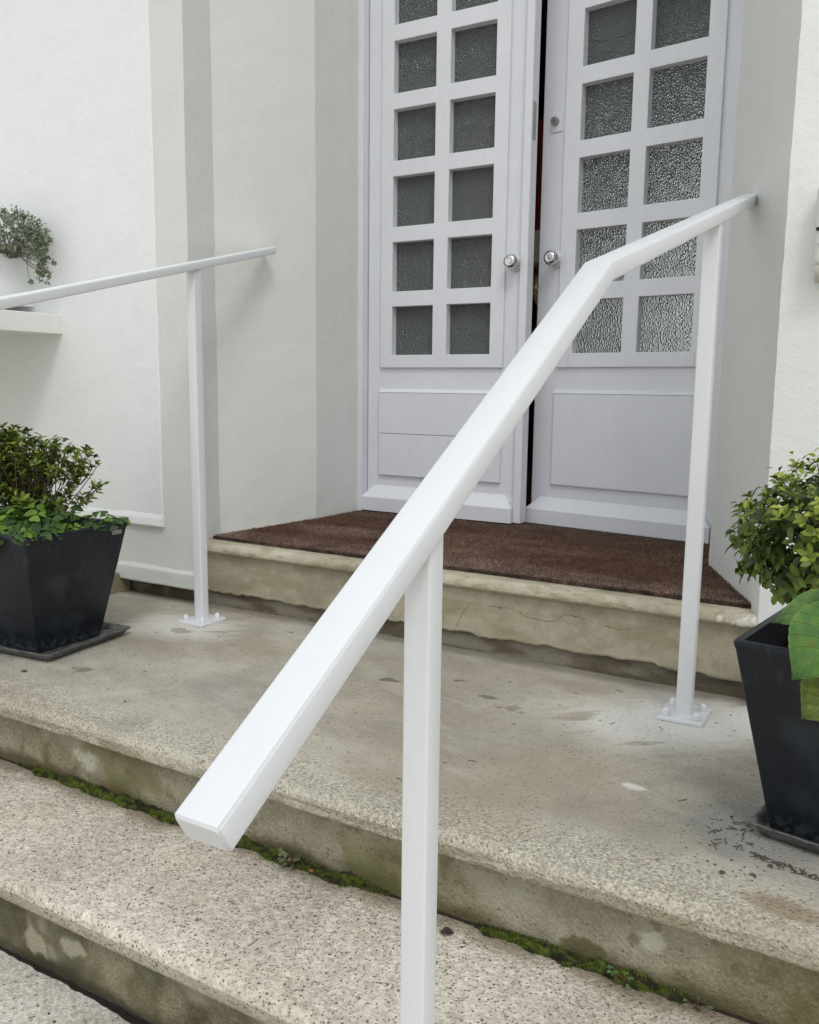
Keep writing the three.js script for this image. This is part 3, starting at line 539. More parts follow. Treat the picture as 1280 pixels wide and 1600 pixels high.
{
  const t = planter('dark square planter left of the steps holding a leafy shrub and clover', PL[0], PL[1], 0.0, 0, 0.318);
  const cv = document.createElement('canvas'); cv.width = 128; cv.height = 48; const cx = cv.getContext('2d'); cx.fillStyle = '#9a9c9e'; cx.fillRect(0, 0, 128, 48); cx.fillStyle = '#5c5f63'; for (const [a, w, h] of [[12, 6, 26], [20, 12, 5], [36, 5, 22], [45, 14, 5], [45, 5, 22], [64, 5, 22], [72, 12, 5], [80, 5, 22], [92, 14, 5], [92, 5, 22], [108, 5, 22]]) cx.fillRect(a, 12 + (26 - h), w, h);
  const ct = new THREE.CanvasTexture(cv); ct.colorSpace = THREE.SRGBColorSpace;
  const g = new RoundedBoxGeometry(0.034, 0.013, 0.002, 2, 0.0008); const tag = part('name_tag', g, std({ map: ct, roughness: 0.45, metalness: 0.2 }), t); tag.rotation.order = 'YXZ'; tag.rotation.y = Math.PI / 2; tag.rotation.x = 0.194; tag.position.set(0.1675, 0.324, -0.132);
  saucer('grey saucer under the left planter', PL[0] + 0.008, PL[1] - 0.012, 0.10);
  planter('dark square planter right of the steps holding a clipped round bush', PR[0], PR[1], -0.16, 0, 0.295);
  saucer('grey saucer under the right planter', PR[0] + 0.004, PR[1] - 0.003, -0.18, 0.86);
}

// ---------------------------------------------------------------- plants
const CAM = new THREE.Vector3(0.705, -0.185, 3.033);
const leafMat = (r, g, b, rough = 0.5) => phys({ color: new THREE.Color().setRGB(r, g, b), roughness: rough, transmission: 0.32, thickness: 0, side: THREE.DoubleSide, specularIntensity: 0.7 });
function leafGeo(len, wid, fold, curl, nose = 1.05, n = 4) { // along +z, upper side +y
  return gridGeo(2, n, (i, j) => { const t = j / n, w = wid * Math.pow(Math.sin(Math.PI * Math.pow(Math.min(0.999, t * 0.97 + 0.02), nose * 1.25)), 0.8), a = i - 1; return [a * w / 2, Math.abs(a) * w * fold + curl * len * (t - t * t * 1.3) * 2, len * t, i / 2, t]; });
}
// list: [{m: Matrix4, v}] -> the nearest as leaves of their own, the rest as one mass
function foliage(parent, geos, mats, list, single, leafName = 'leaf', massName = 'foliage') {
  list.forEach((l) => { l.d = new THREE.Vector3().setFromMatrixPosition(l.m).applyMatrix4(parent.matrixWorld).distanceTo(CAM); }); list.sort((a, b) => a.d - b.d);
  list.slice(0, single).forEach((l) => { const m = part(leafName, geos[l.g], mats[l.v], parent); l.m.decompose(m.position, m.quaternion, m.scale); });
  const rest = list.slice(single); if (!rest.length) return;
  const im = new THREE.InstancedMesh(geos[0], phys({ color: 0xffffff, roughness: 0.5, transmission: 0.3, thickness: 0, side: THREE.DoubleSide, specularIntensity: 0.7 }), rest.length);
  rest.forEach((l, i) => { im.setMatrixAt(i, l.m); im.setColorAt(i, mats[l.v].color); }); im.name = massName; im.userData.kind = 'stuff'; im.castShadow = im.receiveShadow = true; parent.add(im);
}
function frame(pos, dir, up, sc = 1) { const z = dir.clone().normalize(), x = new THREE.Vector3().crossVectors(up, z).normalize(), y = new THREE.Vector3().crossVectors(z, x); return new THREE.Matrix4().makeBasis(x.multiplyScalar(sc), y.multiplyScalar(sc), z.multiplyScalar(sc)).setPosition(pos); }
function twig(a, b, r0, r1, bend = 0.02, rand = Math.random) { const m = a.clone().lerp(b, 0.5).add(new THREE.Vector3((rand() - 0.5) * bend, (rand() - 0.5) * bend, (rand() - 0.5) * bend)); const c = new THREE.QuadraticBezierCurve3(a, m, b), n = 5, g = new THREE.TubeGeometry(c, n, 1, 5, false), p = g.attributes.position; for (let i = 0; i <= n; i++) { const o = c.getPointAt(i / n), r = mix(r0, r1, i / n); for (let k = 0; k <= 5; k++) { const q = i * 6 + k; p.setXYZ(q, o.x + (p.getX(q) - o.x) * r, o.y + (p.getY(q) - o.y) * r, o.z + (p.getZ(q) - o.z) * r); } } return g; }
const bark = std({ color: new THREE.Color().setRGB(0.09, 0.065, 0.045), roughness: 0.9 });
const V = (x, y, z) => new THREE.Vector3(x, y, z);
function whorl(list, r, at, axis, n, sizes, pick, spread = 0.55) {
  const a = axis.clone().normalize(), t = V(r() - 0.5, r() - 0.5, r() - 0.5).cross(a).normalize(), b = new THREE.Vector3().crossVectors(a, t), ph = r() * 6.28;
  for (let k = 0; k < n; k++) {
    const an = ph + k * 2.4 + (r() - 0.5) * 0.5, up = spread * (0.5 + r()), d = t.clone().multiplyScalar(Math.cos(an)).addScaledVector(b, Math.sin(an)).addScaledVector(a, up);
    list.push({ m: frame(at.clone().addScaledVector(a, 0.004 * k * r()), d, a, sizes(r)), g: r() < 0.5 ? 0 : 1, v: pick(r, k) });
  }
}
{ // clipped round bush, right
  const t = thing('bush', 'clipped round green bush in the right planter', 'bush', [PR[0], LAND + 0.295, PR[1]]); t.updateMatrixWorld(true);
  const r = rng(21), C = V(-0.035, 0.222, 0.03), R = V(0.185, 0.128, 0.165), list = [], tw = [];
  const geos = [leafGeo(0.0225, 0.0115, 0.16, 0.08), leafGeo(0.0245, 0.0105, 0.1, -0.06, 0.9)];
  const mats = [leafMat(0.13, 0.19, 0.020), leafMat(0.21, 0.275, 0.026), leafMat(0.075, 0.125, 0.018), leafMat(0.36, 0.42, 0.05), leafMat(0.10, 0.155, 0.026), leafMat(0.035, 0.065, 0.016)];
  tw.push(twig(V(-0.03, -0.02, 0.0), V(-0.03, 0.13, 0.02), 0.011, 0.008, 0.02, r));
  for (let i = 0; i < 720; i++) {
    const u = r() * 2 - 1, ph = r() * 6.283, k = 0.74 + 0.25 * Math.pow(r(), 0.6), s = Math.sqrt(1 - u * u), dir = V(s * Math.cos(ph), u, s * Math.sin(ph));
    const hole = fbm(dir.x * 3 + 9, dir.y * 3 + dir.z * 3, 2); if (hole < 0.30) continue;
    const tip = C.clone().add(dir.clone().multiply(R).multiplyScalar(k * (0.92 + 0.16 * vn(dir.x * 4 + 3, dir.y * 4 + dir.z * 2)))), low = sst(0.3, -0.7, u), top = sst(0.0, 0.9, u);
    const ax = dir.clone().multiplyScalar(0.8).add(V(0, 0.55 - 0.25 * low, 0));
    if (i % 7 === 0) tw.push(twig(C.clone().add(V(0, -0.06, 0)).lerp(tip, 0.25), tip, 0.0022, 0.001, 0.04, r));
    const bright = r() < 0.32 + 0.4 * top - 0.25 * low;
    whorl(list, r, tip, ax, 5 + Math.floor(r() * 3), (q) => (0.62 + 0.5 * q()) * (low > 0.5 ? 1.12 : top > 0.5 ? 0.72 : 0.95), (q, kk) => bright ? (kk > 2 && q() < 0.5 ? 3 : 1) : [0, 2, 4, 0, 5][Math.floor(q() * 5)]);
    if (r() < 0.75) whorl(list, r, C.clone().lerp(tip, 0.78), ax, 4, (q) => 0.7 + 0.5 * q(), (q) => [0, 2, 4, 5][Math.floor(q() * 4)], 0.3);
  }
  part('branches', mergeGeometries(tw), bark, t); foliage(t, geos, mats, list, 300);
}
{ // loose shrub, left
  const t = thing('shrub', 'loose green shrub with bare twigs in the left planter', 'shrub', [PL[0], LAND + 0.318, PL[1]]); t.updateMatrixWorld(true);
  const r = rng(33), list = [], tw = [], geos = [leafGeo(0.0205, 0.0115, 0.18, 0.1), leafGeo(0.022, 0.0105, 0.12, -0.03, 0.9)];
  const mats = [leafMat(0.12, 0.18, 0.017), leafMat(0.18, 0.245, 0.022), leafMat(0.075, 0.12, 0.015), leafMat(0.27, 0.32, 0.034), leafMat(0.075, 0.075, 0.02), leafMat(0.03, 0.055, 0.013)];
  const base = V(-0.02, 0.0, 0.0);
  const arm = (tip, lush, inner) => {
    tw.push(twig(base.clone().add(V((r() - 0.5) * 0.09, 0, (r() - 0.5) * 0.07)), tip, 0.0019, 0.0009, 0.05, r));
    const n = lush; for (let k = 0; k < n; k++) { const f = inner + (1 - inner) * Math.pow((k + 1) / n, 0.7), p = base.clone().lerp(tip, f).add(V((r() - 0.5) * 0.035, (r() - 0.3) * 0.03, (r() - 0.5) * 0.035)); const ax = tip.clone().sub(base).normalize().add(V((r() - 0.5) * 0.9, 0.6, (r() - 0.5) * 0.9)); whorl(list, r, p, ax, 4 + Math.floor(r() * 3), (q) => 0.62 + 0.55 * q(), (q) => { const b = q(); return b < 0.15 ? 3 : b < 0.42 ? 1 : b < 0.66 ? 0 : b < 0.82 ? 2 : b < 0.92 ? 4 : 5; }); if (f < 0.98) tw.push(twig(base.clone().lerp(tip, f * 0.85), p, 0.0012, 0.0007, 0.01, r)); }
  };
  for (let i = 0; i < 70; i++) { const a = r() * 6.283, q = Math.sqrt(r()); arm(V(-0.14 + 0.17 * q * Math.cos(a), 0.13 + 0.145 * Math.sqrt(Math.max(0, 1 - q * q * 0.8)) + 0.02 * r(), 0.13 * q * Math.sin(a)), 11, 0.3); }
  for (const [x, y, z, n] of [[0.0, 0.265, 0.05, 4], [0.03, 0.272, 0.0, 4], [0.06, 0.262, -0.02, 4], [0.085, 0.25, -0.04, 4], [0.115, 0.225, -0.05, 4], [0.13, 0.195, -0.06, 4], [0.135, 0.165, -0.05, 3], [0.17, 0.145, -0.075, 2], [0.155, 0.115, -0.06, 3], [0.06, 0.225, 0.04, 3], [0.095, 0.2, 0.02, 3], [0.02, 0.24, 0.08, 4], [0.12, 0.245, -0.09, 4], [0.145, 0.21, -0.1, 3], [0.05, 0.245, 0.02, 4], [0.1, 0.235, -0.02, 4], [0.11, 0.205, -0.03, 4], [0.125, 0.17, -0.03, 3], [0.03, 0.25, -0.05, 4]]) arm(V(x, y, z), n + 4, 0.68);
  for (let i = 0; i < 46; i++) arm(V(-0.02 + 0.17 * (r() - 0.4), 0.06 + 0.06 * r(), 0.16 * (r() - 0.5)), 3, 0.4);
  part('branches', mergeGeometries(tw), bark, t); foliage(t, geos, mats, list, 220);
}
{ // clover spilling over the left planter
  const t = thing('clover', 'bright green clover spilling over the rim of the left planter', 'plant', [PL[0], LAND + 0.318, PL[1]]); t.updateMatrixWorld(true);
  const r = rng(44), list = [], st = [];
  const heart = gridGeo(4, 4, (i, j) => { const v = j / 4, u = (i - 2) / 2, w = 0.021 * Math.pow(v, 0.75) * (1 - 0.12 * v), notch = v * 0.0265 * (1 - 0.28 * Math.pow(1 - Math.abs(u), 2) * v - 0.22 * Math.pow(Math.abs(u), 3)); return [u * w * 0.98, 0.0035 * Math.abs(u) - 0.006 * v * v, notch + 0.002, i / 4, v]; });
  const tref = mergeGeometries([0, 1, 2].map((k) => { const g = heart.clone(); g.rotateY(k * 2.0944); return g; }));
  const mats = [leafMat(0.12, 0.23, 0.022, 0.55), leafMat(0.05, 0.115, 0.02, 0.6), leafMat(0.20, 0.33, 0.028, 0.55), leafMat(0.035, 0.085, 0.018, 0.6)];
  const put = (p, n, sc) => { const root = V(p.x * 0.55, -0.01, p.z * 0.55); st.push(twig(root, p, 0.0011, 0.0008, 0.03, r)); list.push({ m: frame(p, V(r() - 0.5, (r() - 0.5) * 0.2, r() - 0.5), n, sc), g: 0, v: [0, 0, 1, 1, 2, 3][Math.floor(r() * 6)] }); };
  for (let i = 0; i < 300; i++) { // over the front rim and in a mound at the left
    const x = -0.24 + 0.30 * r(), f = r(), mound = sst(0.06, -0.12, x), y = mix(-0.055 - 0.05 * mound, 0.055 + 0.11 * mound, f) * (0.6 + 0.4 * mound), z = mix(0.21, 0.06, f * f) + 0.02 * (r() - 0.5);
    put(V(x, y + 0.02, z), V(0.15 + 0.3 * (r() - 0.5), 0.75, 0.8 - 0.5 * f + 0.3 * (r() - 0.5)), 0.85 + 0.45 * r());
  }
  for (let i = 0; i < 46; i++) { const s = r(), z = mix(0.16, -0.165, s); put(V(0.165 + 0.02 * (r() - 0.6) - 0.03 * r(), 0.018 + 0.035 * r() * (1 - 0.3 * s), z), V(0.55 + 0.2 * r(), 0.8, 0.2 * (r() - 0.3)), 0.65 + 0.4 * r()); }
  for (let i = 0; i < 30; i++) put(V(0.14 * (r() - 0.1), 0.03 + 0.07 * r(), 0.17 * (r() - 0.3)), V(0.3, 0.9, 0.4), 0.7 + 0.4 * r());
  for (const [x, y, z] of [[0.165, 0.055, -0.10], [0.172, 0.04, -0.145], [0.16, 0.07, -0.08], [0.15, 0.062, -0.05], [0.178, 0.03, -0.15]]) put(V(x, y, z), V(0.4, 0.8, 0.2), 0.8);
  part('stems', mergeGeometries(st), std({ color: new THREE.Color().setRGB(0.09, 0.14, 0.04), roughness: 0.7 }), t);
  foliage(t, [tref, tref], mats, list, 290);
}
// ---- wall planter, shelf and the trailing plant
{
  solo('wall_shelf', mergeGeometries([uvMetres(box(-3.7, -1.975, -0.0125, 0.057, 0.899, 1.95, 0.004))]), M.reveal, 'white shelf projecting from the left wall below the wall planter', 'shelf');  // out-of-view depth and length added to shade the wall below
  const b = thing('wall_planter', 'white box planter fixed to the left wall above the shelf', 'planter');
  part('box', uvMetres(mergeGeometries([box(-2.9, -2.125, 0.09, 0.25, 0.899, 0.925), box(-2.9, -2.125, 0.09, 0.265, 1.16, 1.18), box(-2.145, -2.125, 0.09, 0.265, 0.925, 1.16), box(-2.9, -2.88, 0.09, 0.265, 0.925, 1.16), box(-2.88, -2.145, 0.09, 0.11, 0.925, 1.16)].map((g) => g.toNonIndexed()))), M.white, b);
  part('soil', box(-2.88, -2.145, 0.11, 0.235, 0.925, 1.16), soilMat, b);
  const t = thing('trailing_plant', 'grey green trailing plant hanging out of the wall planter', 'plant', [-2.085, 0.25, 1.0]); t.updateMatrixWorld(true);
  const r = rng(55), list = [], tw = [], geos = [leafGeo(0.0135, 0.0048, 0.1, 0.05), leafGeo(0.0125, 0.0055, 0.12, 0.1)];
  const mats = [leafMat(0.21, 0.24, 0.155, 0.75), leafMat(0.30, 0.33, 0.235, 0.75), leafMat(0.13, 0.155, 0.09, 0.75), leafMat(0.08, 0.09, 0.07, 0.75), leafMat(0.42, 0.45, 0.36, 0.75)];
  const tuft = (p, ax) => whorl(list, r, p, ax, 6, (q) => 0.7 + 0.5 * q(), (q) => { const a = q(); return a < 0.3 ? 0 : a < 0.5 ? 1 : a < 0.8 ? 2 : a < 0.93 ? 3 : 4; }, 0.9);
  for (let i = 0; i < 460; i++) { const u = r() * 1.5 - 0.5, ph = r() * 6.28, s = Math.sqrt(Math.max(0, 1 - u * u)), d = V(s * Math.cos(ph), u, s * Math.sin(ph)), p = V(-0.03, 0.065, -0.01).add(d.clone().multiply(V(0.125, 0.095, 0.095)).multiplyScalar(0.75 + 0.3 * r())); if (p.z < -0.1) continue; if (i % 8 === 0) tw.push(twig(V(-0.05, 0.0, 0), p, 0.0014, 0.0008, 0.03, r)); tuft(p, d.add(V(0, 0.3, 0))); }
  for (let i = 0; i < 120; i++) { const f = r(), p = V(0.06 + 0.075 * Math.sin(f * 1.4) + 0.03 * (r() - 0.5), 0.08 - 0.155 * f * f + 0.04 * (r() - 0.5), -0.01 + 0.05 * (r() - 0.5)); if (i % 6 === 0) tw.push(twig(V(0.0, 0.03, 0), p, 0.0014, 0.0008, 0.04, r)); tuft(p, V(0.6, 0.1 - 0.6 * f, 0.5)); }
  for (const [x, y, z] of [[0.15, 0.055, -0.03], [0.155, -0.02, -0.04], [0.075, -0.085, 0.0], [0.115, -0.06, -0.02], [0.12, 0.09, -0.04]]) { tw.push(twig(V(0.06, 0.0, 0), V(x, y, z), 0.0014, 0.0008, 0.03, r)); for (let k = 0; k < 3; k++) tuft(V(x + 0.012 * (r() - 0.5), y + 0.012 * (r() - 0.5), z), V(0.6, 0, 0.5)); }
  part('stems', mergeGeometries(tw), std({ color: new THREE.Color().setRGB(0.13, 0.12, 0.09), roughness: 0.9 }), t); foliage(t, geos, mats, list, 60);
}
// ---- broad leaves reaching in at the right
{
  const t = thing('broad_leaf_plant', 'plant with three large serrated leaves overhanging the right planter', 'plant', [0.82, LAND + 0.295, 1.50]);
  const big = (wid, len, fold, droop, seed) => { const n = 26, c = 8; return gridGeo(2 * c, n, (i, j) => { const v = j / n, u = (i - c) / c, prof = Math.pow(Math.sin(Math.PI * Math.pow(Math.min(0.9995, v), 0.72)), 0.55 + 0.65 * v) * 1.02, edge = Math.abs(u) > 0.99 ? 1 + 0.04 * ((v * 13) % 1) : 1, w = wid / 2 * prof * edge, vein = 0.0026 * Math.abs(Math.sin((v * 7.5 - Math.abs(u) * 1.6) * Math.PI)) * (1 - Math.abs(u) * 0.4); return [u * w, fold * Math.abs(u) * w - droop * len * v * v + vein + 0.004 * (fbm(u * 2 + seed, v * 4, 3) - 0.5), len * v + 0.0, (u + 1) / 2, v]; }); };
  const lt = (base, edge, vein) => textures(256, 512, (u, v) => { const a = Math.abs(u - 0.5) * 2, side = Math.abs(((v * 7.5 - a * 1.6) % 1 + 1) % 1 - 0.0), d = Math.min(side, 1 - side), vn1 = 1 - sst(0.02, 0.09, d), mid = 1 - sst(0.01, 0.05, a), net = cell(u * 34, v * 60), nt = 1 - sst(0.02, 0.16, net[1] - net[0]), n = fbm(u * 8, v * 12, 4); let c = mix3(base, edge, sst(0.35, 0.7, n)); c = mix3(c, vein, 0.6 * Math.max(0.75 * vn1, mid)); c = mix3(c, vein, 0.2 * nt); c = mix3(c, [120, 104, 40], 0.5 * sst(0.66, 0.8, fbm(u * 14 + 3, v * 24, 3))); c = mix3(c, [150, 160, 90], 0.6 * sst(0.93, 1.0, a)); return [...c, 0.5 - 0.45 * Math.max(vn1 * 0.8, mid) - 0.16 * nt + 0.2 * n]; });
  const A = lt([92, 138, 40], [70, 122, 48], [140, 172, 100]), B = lt([118, 142, 36], [96, 112, 26], [132, 150, 70]);
  const mk = (x) => phys({ map: x.map, bumpMap: x.bump, bumpScale: 0.004, roughness: 0.36, transmission: 0.28, thickness: 0, side: THREE.DoubleSide });
  const mA = mk(A), mB = mk(B), o = V(0.82, LAND + 0.295, 1.50), stem = [];
  const place = (tip, baseP, nrm, wid, fold, droop, mat, seed) => { const d = tip.clone().sub(baseP), m = part('leaf', big(wid, d.length(), fold, droop, seed), mat, t); frame(baseP.clone().sub(o), d, nrm).decompose(m.position, m.quaternion, m.scale); stem.push(twig(V(-0.02, 0.14, 0.28).add(V(0.02, -0.03, 0)), baseP.clone().sub(o), 0.0026, 0.0018, 0.01, rng(3))); };
  place(V(0.569, -0.493, 1.812), V(0.671, -0.469, 1.748), V(-0.1, 0.66, 0.72), 0.068, 0.14, 0.02, mA, 1);
  place(V(0.604, -0.552, 1.868), V(0.668, -0.462, 1.822), V(-0.16, 0.44, 0.88), 0.098, 0.10, 0.02, mA, 7);
  place(V(0.617, -0.609, 1.846), V(0.676, -0.552, 1.808), V(-0.1, 0.35, 0.93), 0.088, 0.10, 0.0, mB, 13);
  place(V(0.628, -0.425, 1.80), V(0.71, -0.41, 1.76), V(0.0, 0.9, 0.4), 0.06, 0.16, 0.05, mA, 19);
  stem.push(twig(V(-0.02, -0.02, 0.02), V(0.0, 0.11, 0.28), 0.005, 0.0035, 0.03, rng(4)));
  part('stem', mergeGeometries(stem), std({ color: new THREE.Color().setRGB(0.12, 0.17, 0.06), roughness: 0.7 }), t);
}

// ---------------------------------------------------------------- wall box at the right
{
  const t = thing('letterbox', 'pale rounded box mounted on the right wall at the edge of view', 'letterbox', [-0.0085, 0, 0]);
  const body = std({ color: new THREE.Color().setRGB(0.66, 0.66, 0.63), roughness: 0.5 }), tan = std({ color: new THREE.Color().setRGB(0.52, 0.50, 0.44), roughness: 0.5 });
  part('body', box(0.508, 0.70, 0.072, 0.262, 0.897, 0.955, 0.024), body, t);
  for (const y of [0.125, 0.196]) part('seam', box(0.517, 0.691, y, y + 0.0018, 0.954, 0.9553), std({ color: new THREE.Color().setRGB(0.38, 0.38, 0.37), roughness: 0.8 }), t);
  const c = new THREE.CylinderGeometry(0.029, 0.029, 0.176, 28, 1, false, 0, Math.PI); c.rotateZ(Math.PI / 2); c.rotateX(Math.PI); c.scale(1, 1.2, 1); part('base', c.translate(0.604, 0.082, 0.926), tan, t);
  const s = new THREE.CylinderGeometry(0.004, 0.004, 0.004, 12); s.rotateX(Math.PI / 2); part('screw', s.translate(0.516, 0.158, 0.9525), darkGap, t);
}

// ---------------------------------------------------------------- moss, weeds, leaves, twigs
{
  const on = (x) => sst(0.34, 0.56, fbm(x * 5.2 + 2.2, 4, 4)) * (x > 0.55 || x < -1.25 ? 0.3 : 1);
  const g = gridGeo(620, 9, (i, j) => { const x = -1.7 + 2.5 * i / 620, k = on(x), w = 0.004 + 0.016 * k * (0.4 + 0.9 * vn(x * 34, 5)), hh = 0.005 + 0.013 * k * (0.4 + 0.9 * vn(x * 43, 9)), a = j / 9 * Math.PI / 2, n = 0.55 + 0.8 * fbm(x * 130, j * 0.9, 3); return [x, TREAD - 0.001 + hh * Math.cos(a) * n, 1.772 + w * Math.sin(a) * n, x, j / 9]; });
  const gi = g.index.array; for (let i = 0; i < gi.length; i += 3) { const q = gi[i]; gi[i] = gi[i + 1]; gi[i + 1] = q; } g.computeVertexNormals();
  const pos = g.attributes.position, col = new Float32Array(pos.count * 3);
  for (let i = 0; i < pos.count; i++) { const x = pos.getX(i), k = on(x), n = fbm(x * 60, pos.getZ(i) * 200, 3), gr = sst(0.42, 0.6, n) * sst(0.3, 0.8, k); const c = mix3([0.022, 0.017, 0.009], [0.075, 0.105, 0.010], gr); col.set(c, 3 * i); }
  g.setAttribute('color', new THREE.BufferAttribute(col, 3));
  const m = solo('moss', g, std({ vertexColors: true, roughness: 1 }), 'green moss and dark soil along the joint behind the lower step', 'moss'); m.userData.kind = 'stuff';
  const tuftG = new THREE.ConeGeometry(0.0009, 0.0046, 4, 1); tuftG.translate(0, 0.0018, 0);
  const r = rng(9), N = 7000, im = new THREE.InstancedMesh(tuftG, std({ color: 0xffffff, roughness: 1 }), N), e = new THREE.Euler(), q = new THREE.Quaternion(), mm = new THREE.Matrix4(), c = new THREE.Color();
  for (let i = 0; i < N;) { const x = -1.6 + 2.3 * r(), k = on(x); if (r() > k * 1.05) continue; const a = r() * Math.PI / 2, w = (0.004 + 0.016 * k * (0.4 + 0.9 * vn(x * 34, 5))) * 0.95, hh = (0.005 + 0.013 * k * (0.4 + 0.9 * vn(x * 43, 9))) * 0.95; e.set(a * 0.8 + (r() - 0.5), r() * 6, (r() - 0.5) * 1.2); q.setFromEuler(e); const s = 0.6 + 0.8 * r(); mm.compose(V(x, TREAD + hh * Math.cos(a), 1.772 + w * Math.sin(a)), q, V(s, s, s)); im.setMatrixAt(i, mm); const b = 0.5 + r(); c.setRGB(0.085 * b, 0.118 * b, 0.011 * b); if (fbm(x * 60, (1.772 + w * Math.sin(a)) * 200, 3) < 0.45) c.setRGB(0.04 * b, 0.042 * b, 0.014 * b); im.setColorAt(i, c); i++; }
  im.name = 'moss_tufts'; im.userData = { kind: 'stuff', label: 'fine green moss tufts along the joint behind the lower step', category: 'moss' }; scene.add(im);
  // dark dirt at the foot of the lowest riser
  const d = gridGeo(300, 5, (i, j) => { const x = -1.7 + 1.9 * i / 300, w = 0.002 + 0.009 * sst(0.35, 0.7, fbm(x * 12, 3, 4)), a = j / 5 * Math.PI / 2; return [x, PAVE + 0.001 + 0.008 * Math.cos(a) * (0.5 + vn(x * 90, j)), 2.070 + w * Math.sin(a), x, j / 5]; });
  const di = d.index.array; for (let i = 0; i < di.length; i += 3) { const t = di[i]; di[i] = di[i + 1]; di[i + 1] = t; } d.computeVertexNormals();
  const s = solo('dirt', d, soilMat, 'dark dirt along the foot of the lowest riser', 'dirt'); s.userData.kind = 'stuff';
}
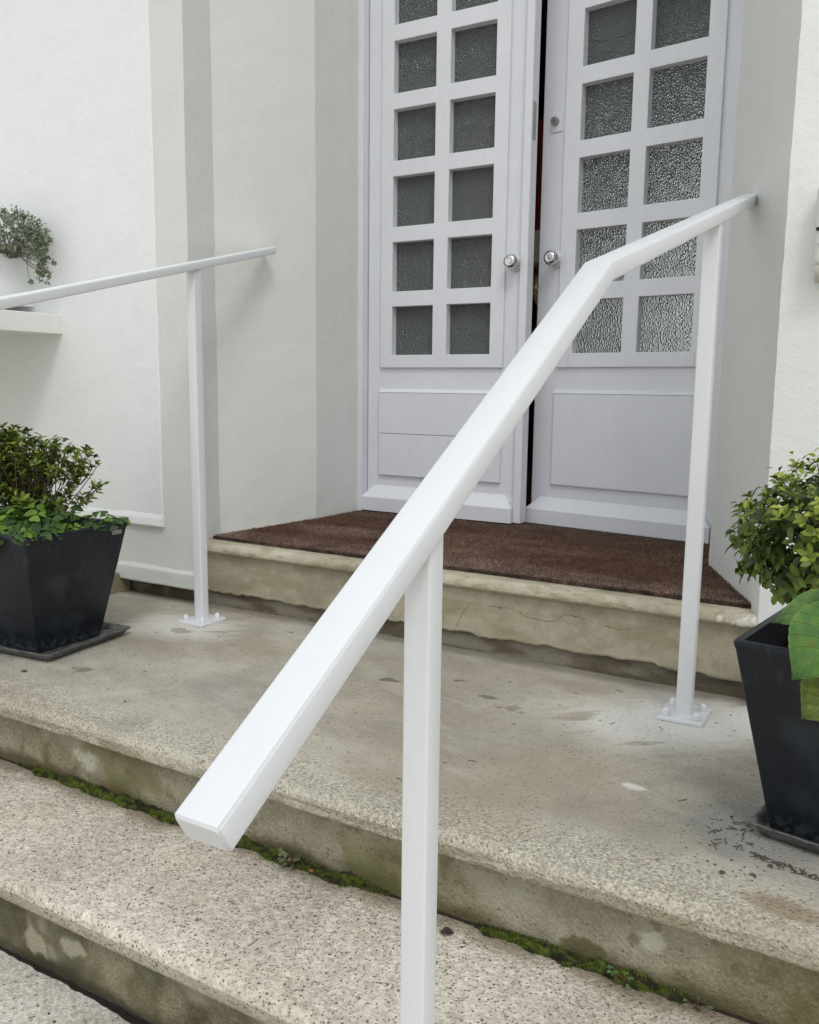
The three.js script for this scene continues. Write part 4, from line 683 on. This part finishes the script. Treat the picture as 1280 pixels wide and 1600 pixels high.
{ // weeds in the joint
  const weed = (label, x, y, z, n, sz, cols, seed) => {
    const t = thing('weed', label, 'weed', [x, y, z]); const r = rng(seed), st = [], g = leafGeo(sz, sz * 0.62, 0.1, 0.15);
    for (let i = 0; i < n; i++) { const a = r() * 6.28, p = V(0.018 * Math.cos(a) * (0.4 + r()), 0.006 + 0.024 * r(), 0.004 + 0.012 * Math.abs(Math.sin(a)) * (0.4 + r())); st.push(twig(V(0, -0.002, 0), p, 0.0008, 0.0006, 0.01, r)); const m = part('leaf', g, cols[i % cols.length], t); frame(p, V(Math.cos(a), 0.3 * (r() - 0.3), Math.abs(Math.sin(a)) * 0.8), V(0.2 * (r() - 0.5), 0.7, 0.6), 0.7 + 0.5 * r()).decompose(m.position, m.quaternion, m.scale); }
    part('stems', mergeGeometries(st), std({ color: new THREE.Color().setRGB(0.16, 0.08, 0.04), roughness: 0.8 }), t);
  };
  weed('small grey green weed rooted in the mossy joint left of the front post', -0.262, TREAD + 0.002, 1.786, 26, 0.011, [leafMat(0.12, 0.16, 0.07, 0.7), leafMat(0.17, 0.2, 0.1, 0.7), leafMat(0.07, 0.1, 0.045, 0.7)], 61);
  weed('tiny bright green weed in the mossy joint right of the front post', 0.388, TREAD + 0.002, 1.786, 12, 0.0085, [leafMat(0.11, 0.2, 0.04, 0.6), leafMat(0.07, 0.15, 0.035, 0.6)], 62);
  weed('tiny dull weed at the far right of the mossy joint', 0.50, TREAD + 0.002, 1.784, 9, 0.007, [leafMat(0.10, 0.15, 0.06, 0.6)], 63);
  const dead = (label, x, y, z, len, w, turn, col, group) => { const g = leafGeo(len, w, 0.16, 0.10, 0.8, 6); const m = solo('dry_leaf', g, std({ color: new THREE.Color().setRGB(...col), roughness: 0.7, side: THREE.DoubleSide }), label, 'leaf', group); m.position.set(x, y + 0.001, z); m.rotation.y = turn; };
  dead('curled dark brown leaf beside the front handrail post', 0.084, TREAD + 0.002, 1.826, 0.024, 0.02, 2.2, [0.05, 0.03, 0.022]);
  dead('small orange brown leaf in the moss beside the grey weed', -0.222, TREAD + 0.006, 1.79, 0.012, 0.010, 1.2, [0.28, 0.13, 0.05]);
  dead('dry brown leaf on the landing in front of the left planter', -1.256, LAND + 0.001, 1.655, 0.02, 0.011, 1.9, [0.085, 0.075, 0.045]);
  dead('small dark leaf on the landing, nearest the right saucer', 0.571, LAND + 0.001, 1.632, 0.011, 0.009, 0.8, [0.075, 0.065, 0.045]);
  dead('small dark pointed leaf on the landing, leftmost by the right saucer', 0.516, LAND + 0.001, 1.690, 0.0125, 0.009, -0.6, [0.07, 0.062, 0.045]);
  dead('small flat grey leaf between two dark leaves by the right saucer', 0.549, LAND + 0.001, 1.677, 0.012, 0.007, 1.6, [0.1, 0.09, 0.065]);
  const r = rng(71), tw = [];
  const stick = (x, y, z, L, a, rad) => tw.push(twig(V(x - Math.cos(a) * L / 2, y + rad, z - Math.sin(a) * L / 2), V(x + Math.cos(a) * L / 2, y + rad + 0.002 * r(), z + Math.sin(a) * L / 2), rad, rad * 0.6, L * 0.35, r));
  for (let i = 0; i < 42; i++) stick(0.502 + 0.075 * (r() - 0.5), LAND, 1.555 + 0.12 * (r() - 0.5), 0.008 + 0.022 * r() * r(), r() * 3.14, 0.0007 + 0.0006 * r());
  for (let i = 0; i < 70; i++) { const u = r(); stick(0.545 + 0.16 * u + 0.012 * (r() - 0.5), LAND, 1.612 + 0.036 * u + 0.012 * (r() - 0.5), 0.006 + 0.012 * r(), r() * 3.14, 0.0008 + 0.001 * r()); }
  for (let i = 0; i < 60; i++) { const a = r() * 6.28, q = Math.sqrt(r()) * 0.1; const b = new THREE.IcosahedronGeometry(0.0012 + 0.0016 * r() * r(), 0); b.translate(0.525 + q * Math.cos(a), LAND + 0.001, 1.58 + q * Math.sin(a) * 1.2); b.deleteAttribute('uv'); const n = b; n.setAttribute('uv', new THREE.Float32BufferAttribute(new Float32Array(n.attributes.position.count * 2), 2)); n.setIndex([...Array(n.attributes.position.count).keys()]); tw.push(n); }
  const d = solo('dry_twigs', mergeGeometries(tw), std({ color: new THREE.Color().setRGB(0.10, 0.082, 0.066), roughness: 1 }), 'dry twigs and soil crumbs scattered beside the right saucer', 'twigs'); d.userData.kind = 'stuff';
  const cr = []; const rr = rng(72);
  for (const [x0, x1, z0, z1, y, n] of [[-1.5, 0.5, 0.95, 1.72, LAND, 42], [-1.0, 0.5, 1.83, 2.06, TREAD, 55], [-1.0, -0.3, 2.11, 2.3, PAVE, 26]]) for (let i = 0; i < n; i++) { const x = mix(x0, x1, rr()), z = mix(z0, z1, rr()); if (rr() < 0.6) { const b = new THREE.IcosahedronGeometry(0.001 + 0.0018 * rr() * rr(), 0); b.translate(x, y + 0.001, z); b.setIndex([...Array(b.attributes.position.count).keys()]); cr.push(b); } else { const a = rr() * 3.14, L = 0.008 + 0.016 * rr(); cr.push(twig(V(x, y + 0.0008, z), V(x + L * Math.cos(a), y + 0.0012, z + L * Math.sin(a)), 0.0007, 0.0005, 0.008, rr)); } }
  const c = solo('crumbs', mergeGeometries(cr), std({ color: new THREE.Color().setRGB(0.06, 0.045, 0.032), roughness: 1 }), 'tiny dark crumbs and bits of twig scattered over the steps', 'debris'); c.userData.kind = 'stuff';
}

scene.traverse((o) => { if (o.isMesh) { o.castShadow = true; o.receiveShadow = true; } });
renderer.render(scene, camera);
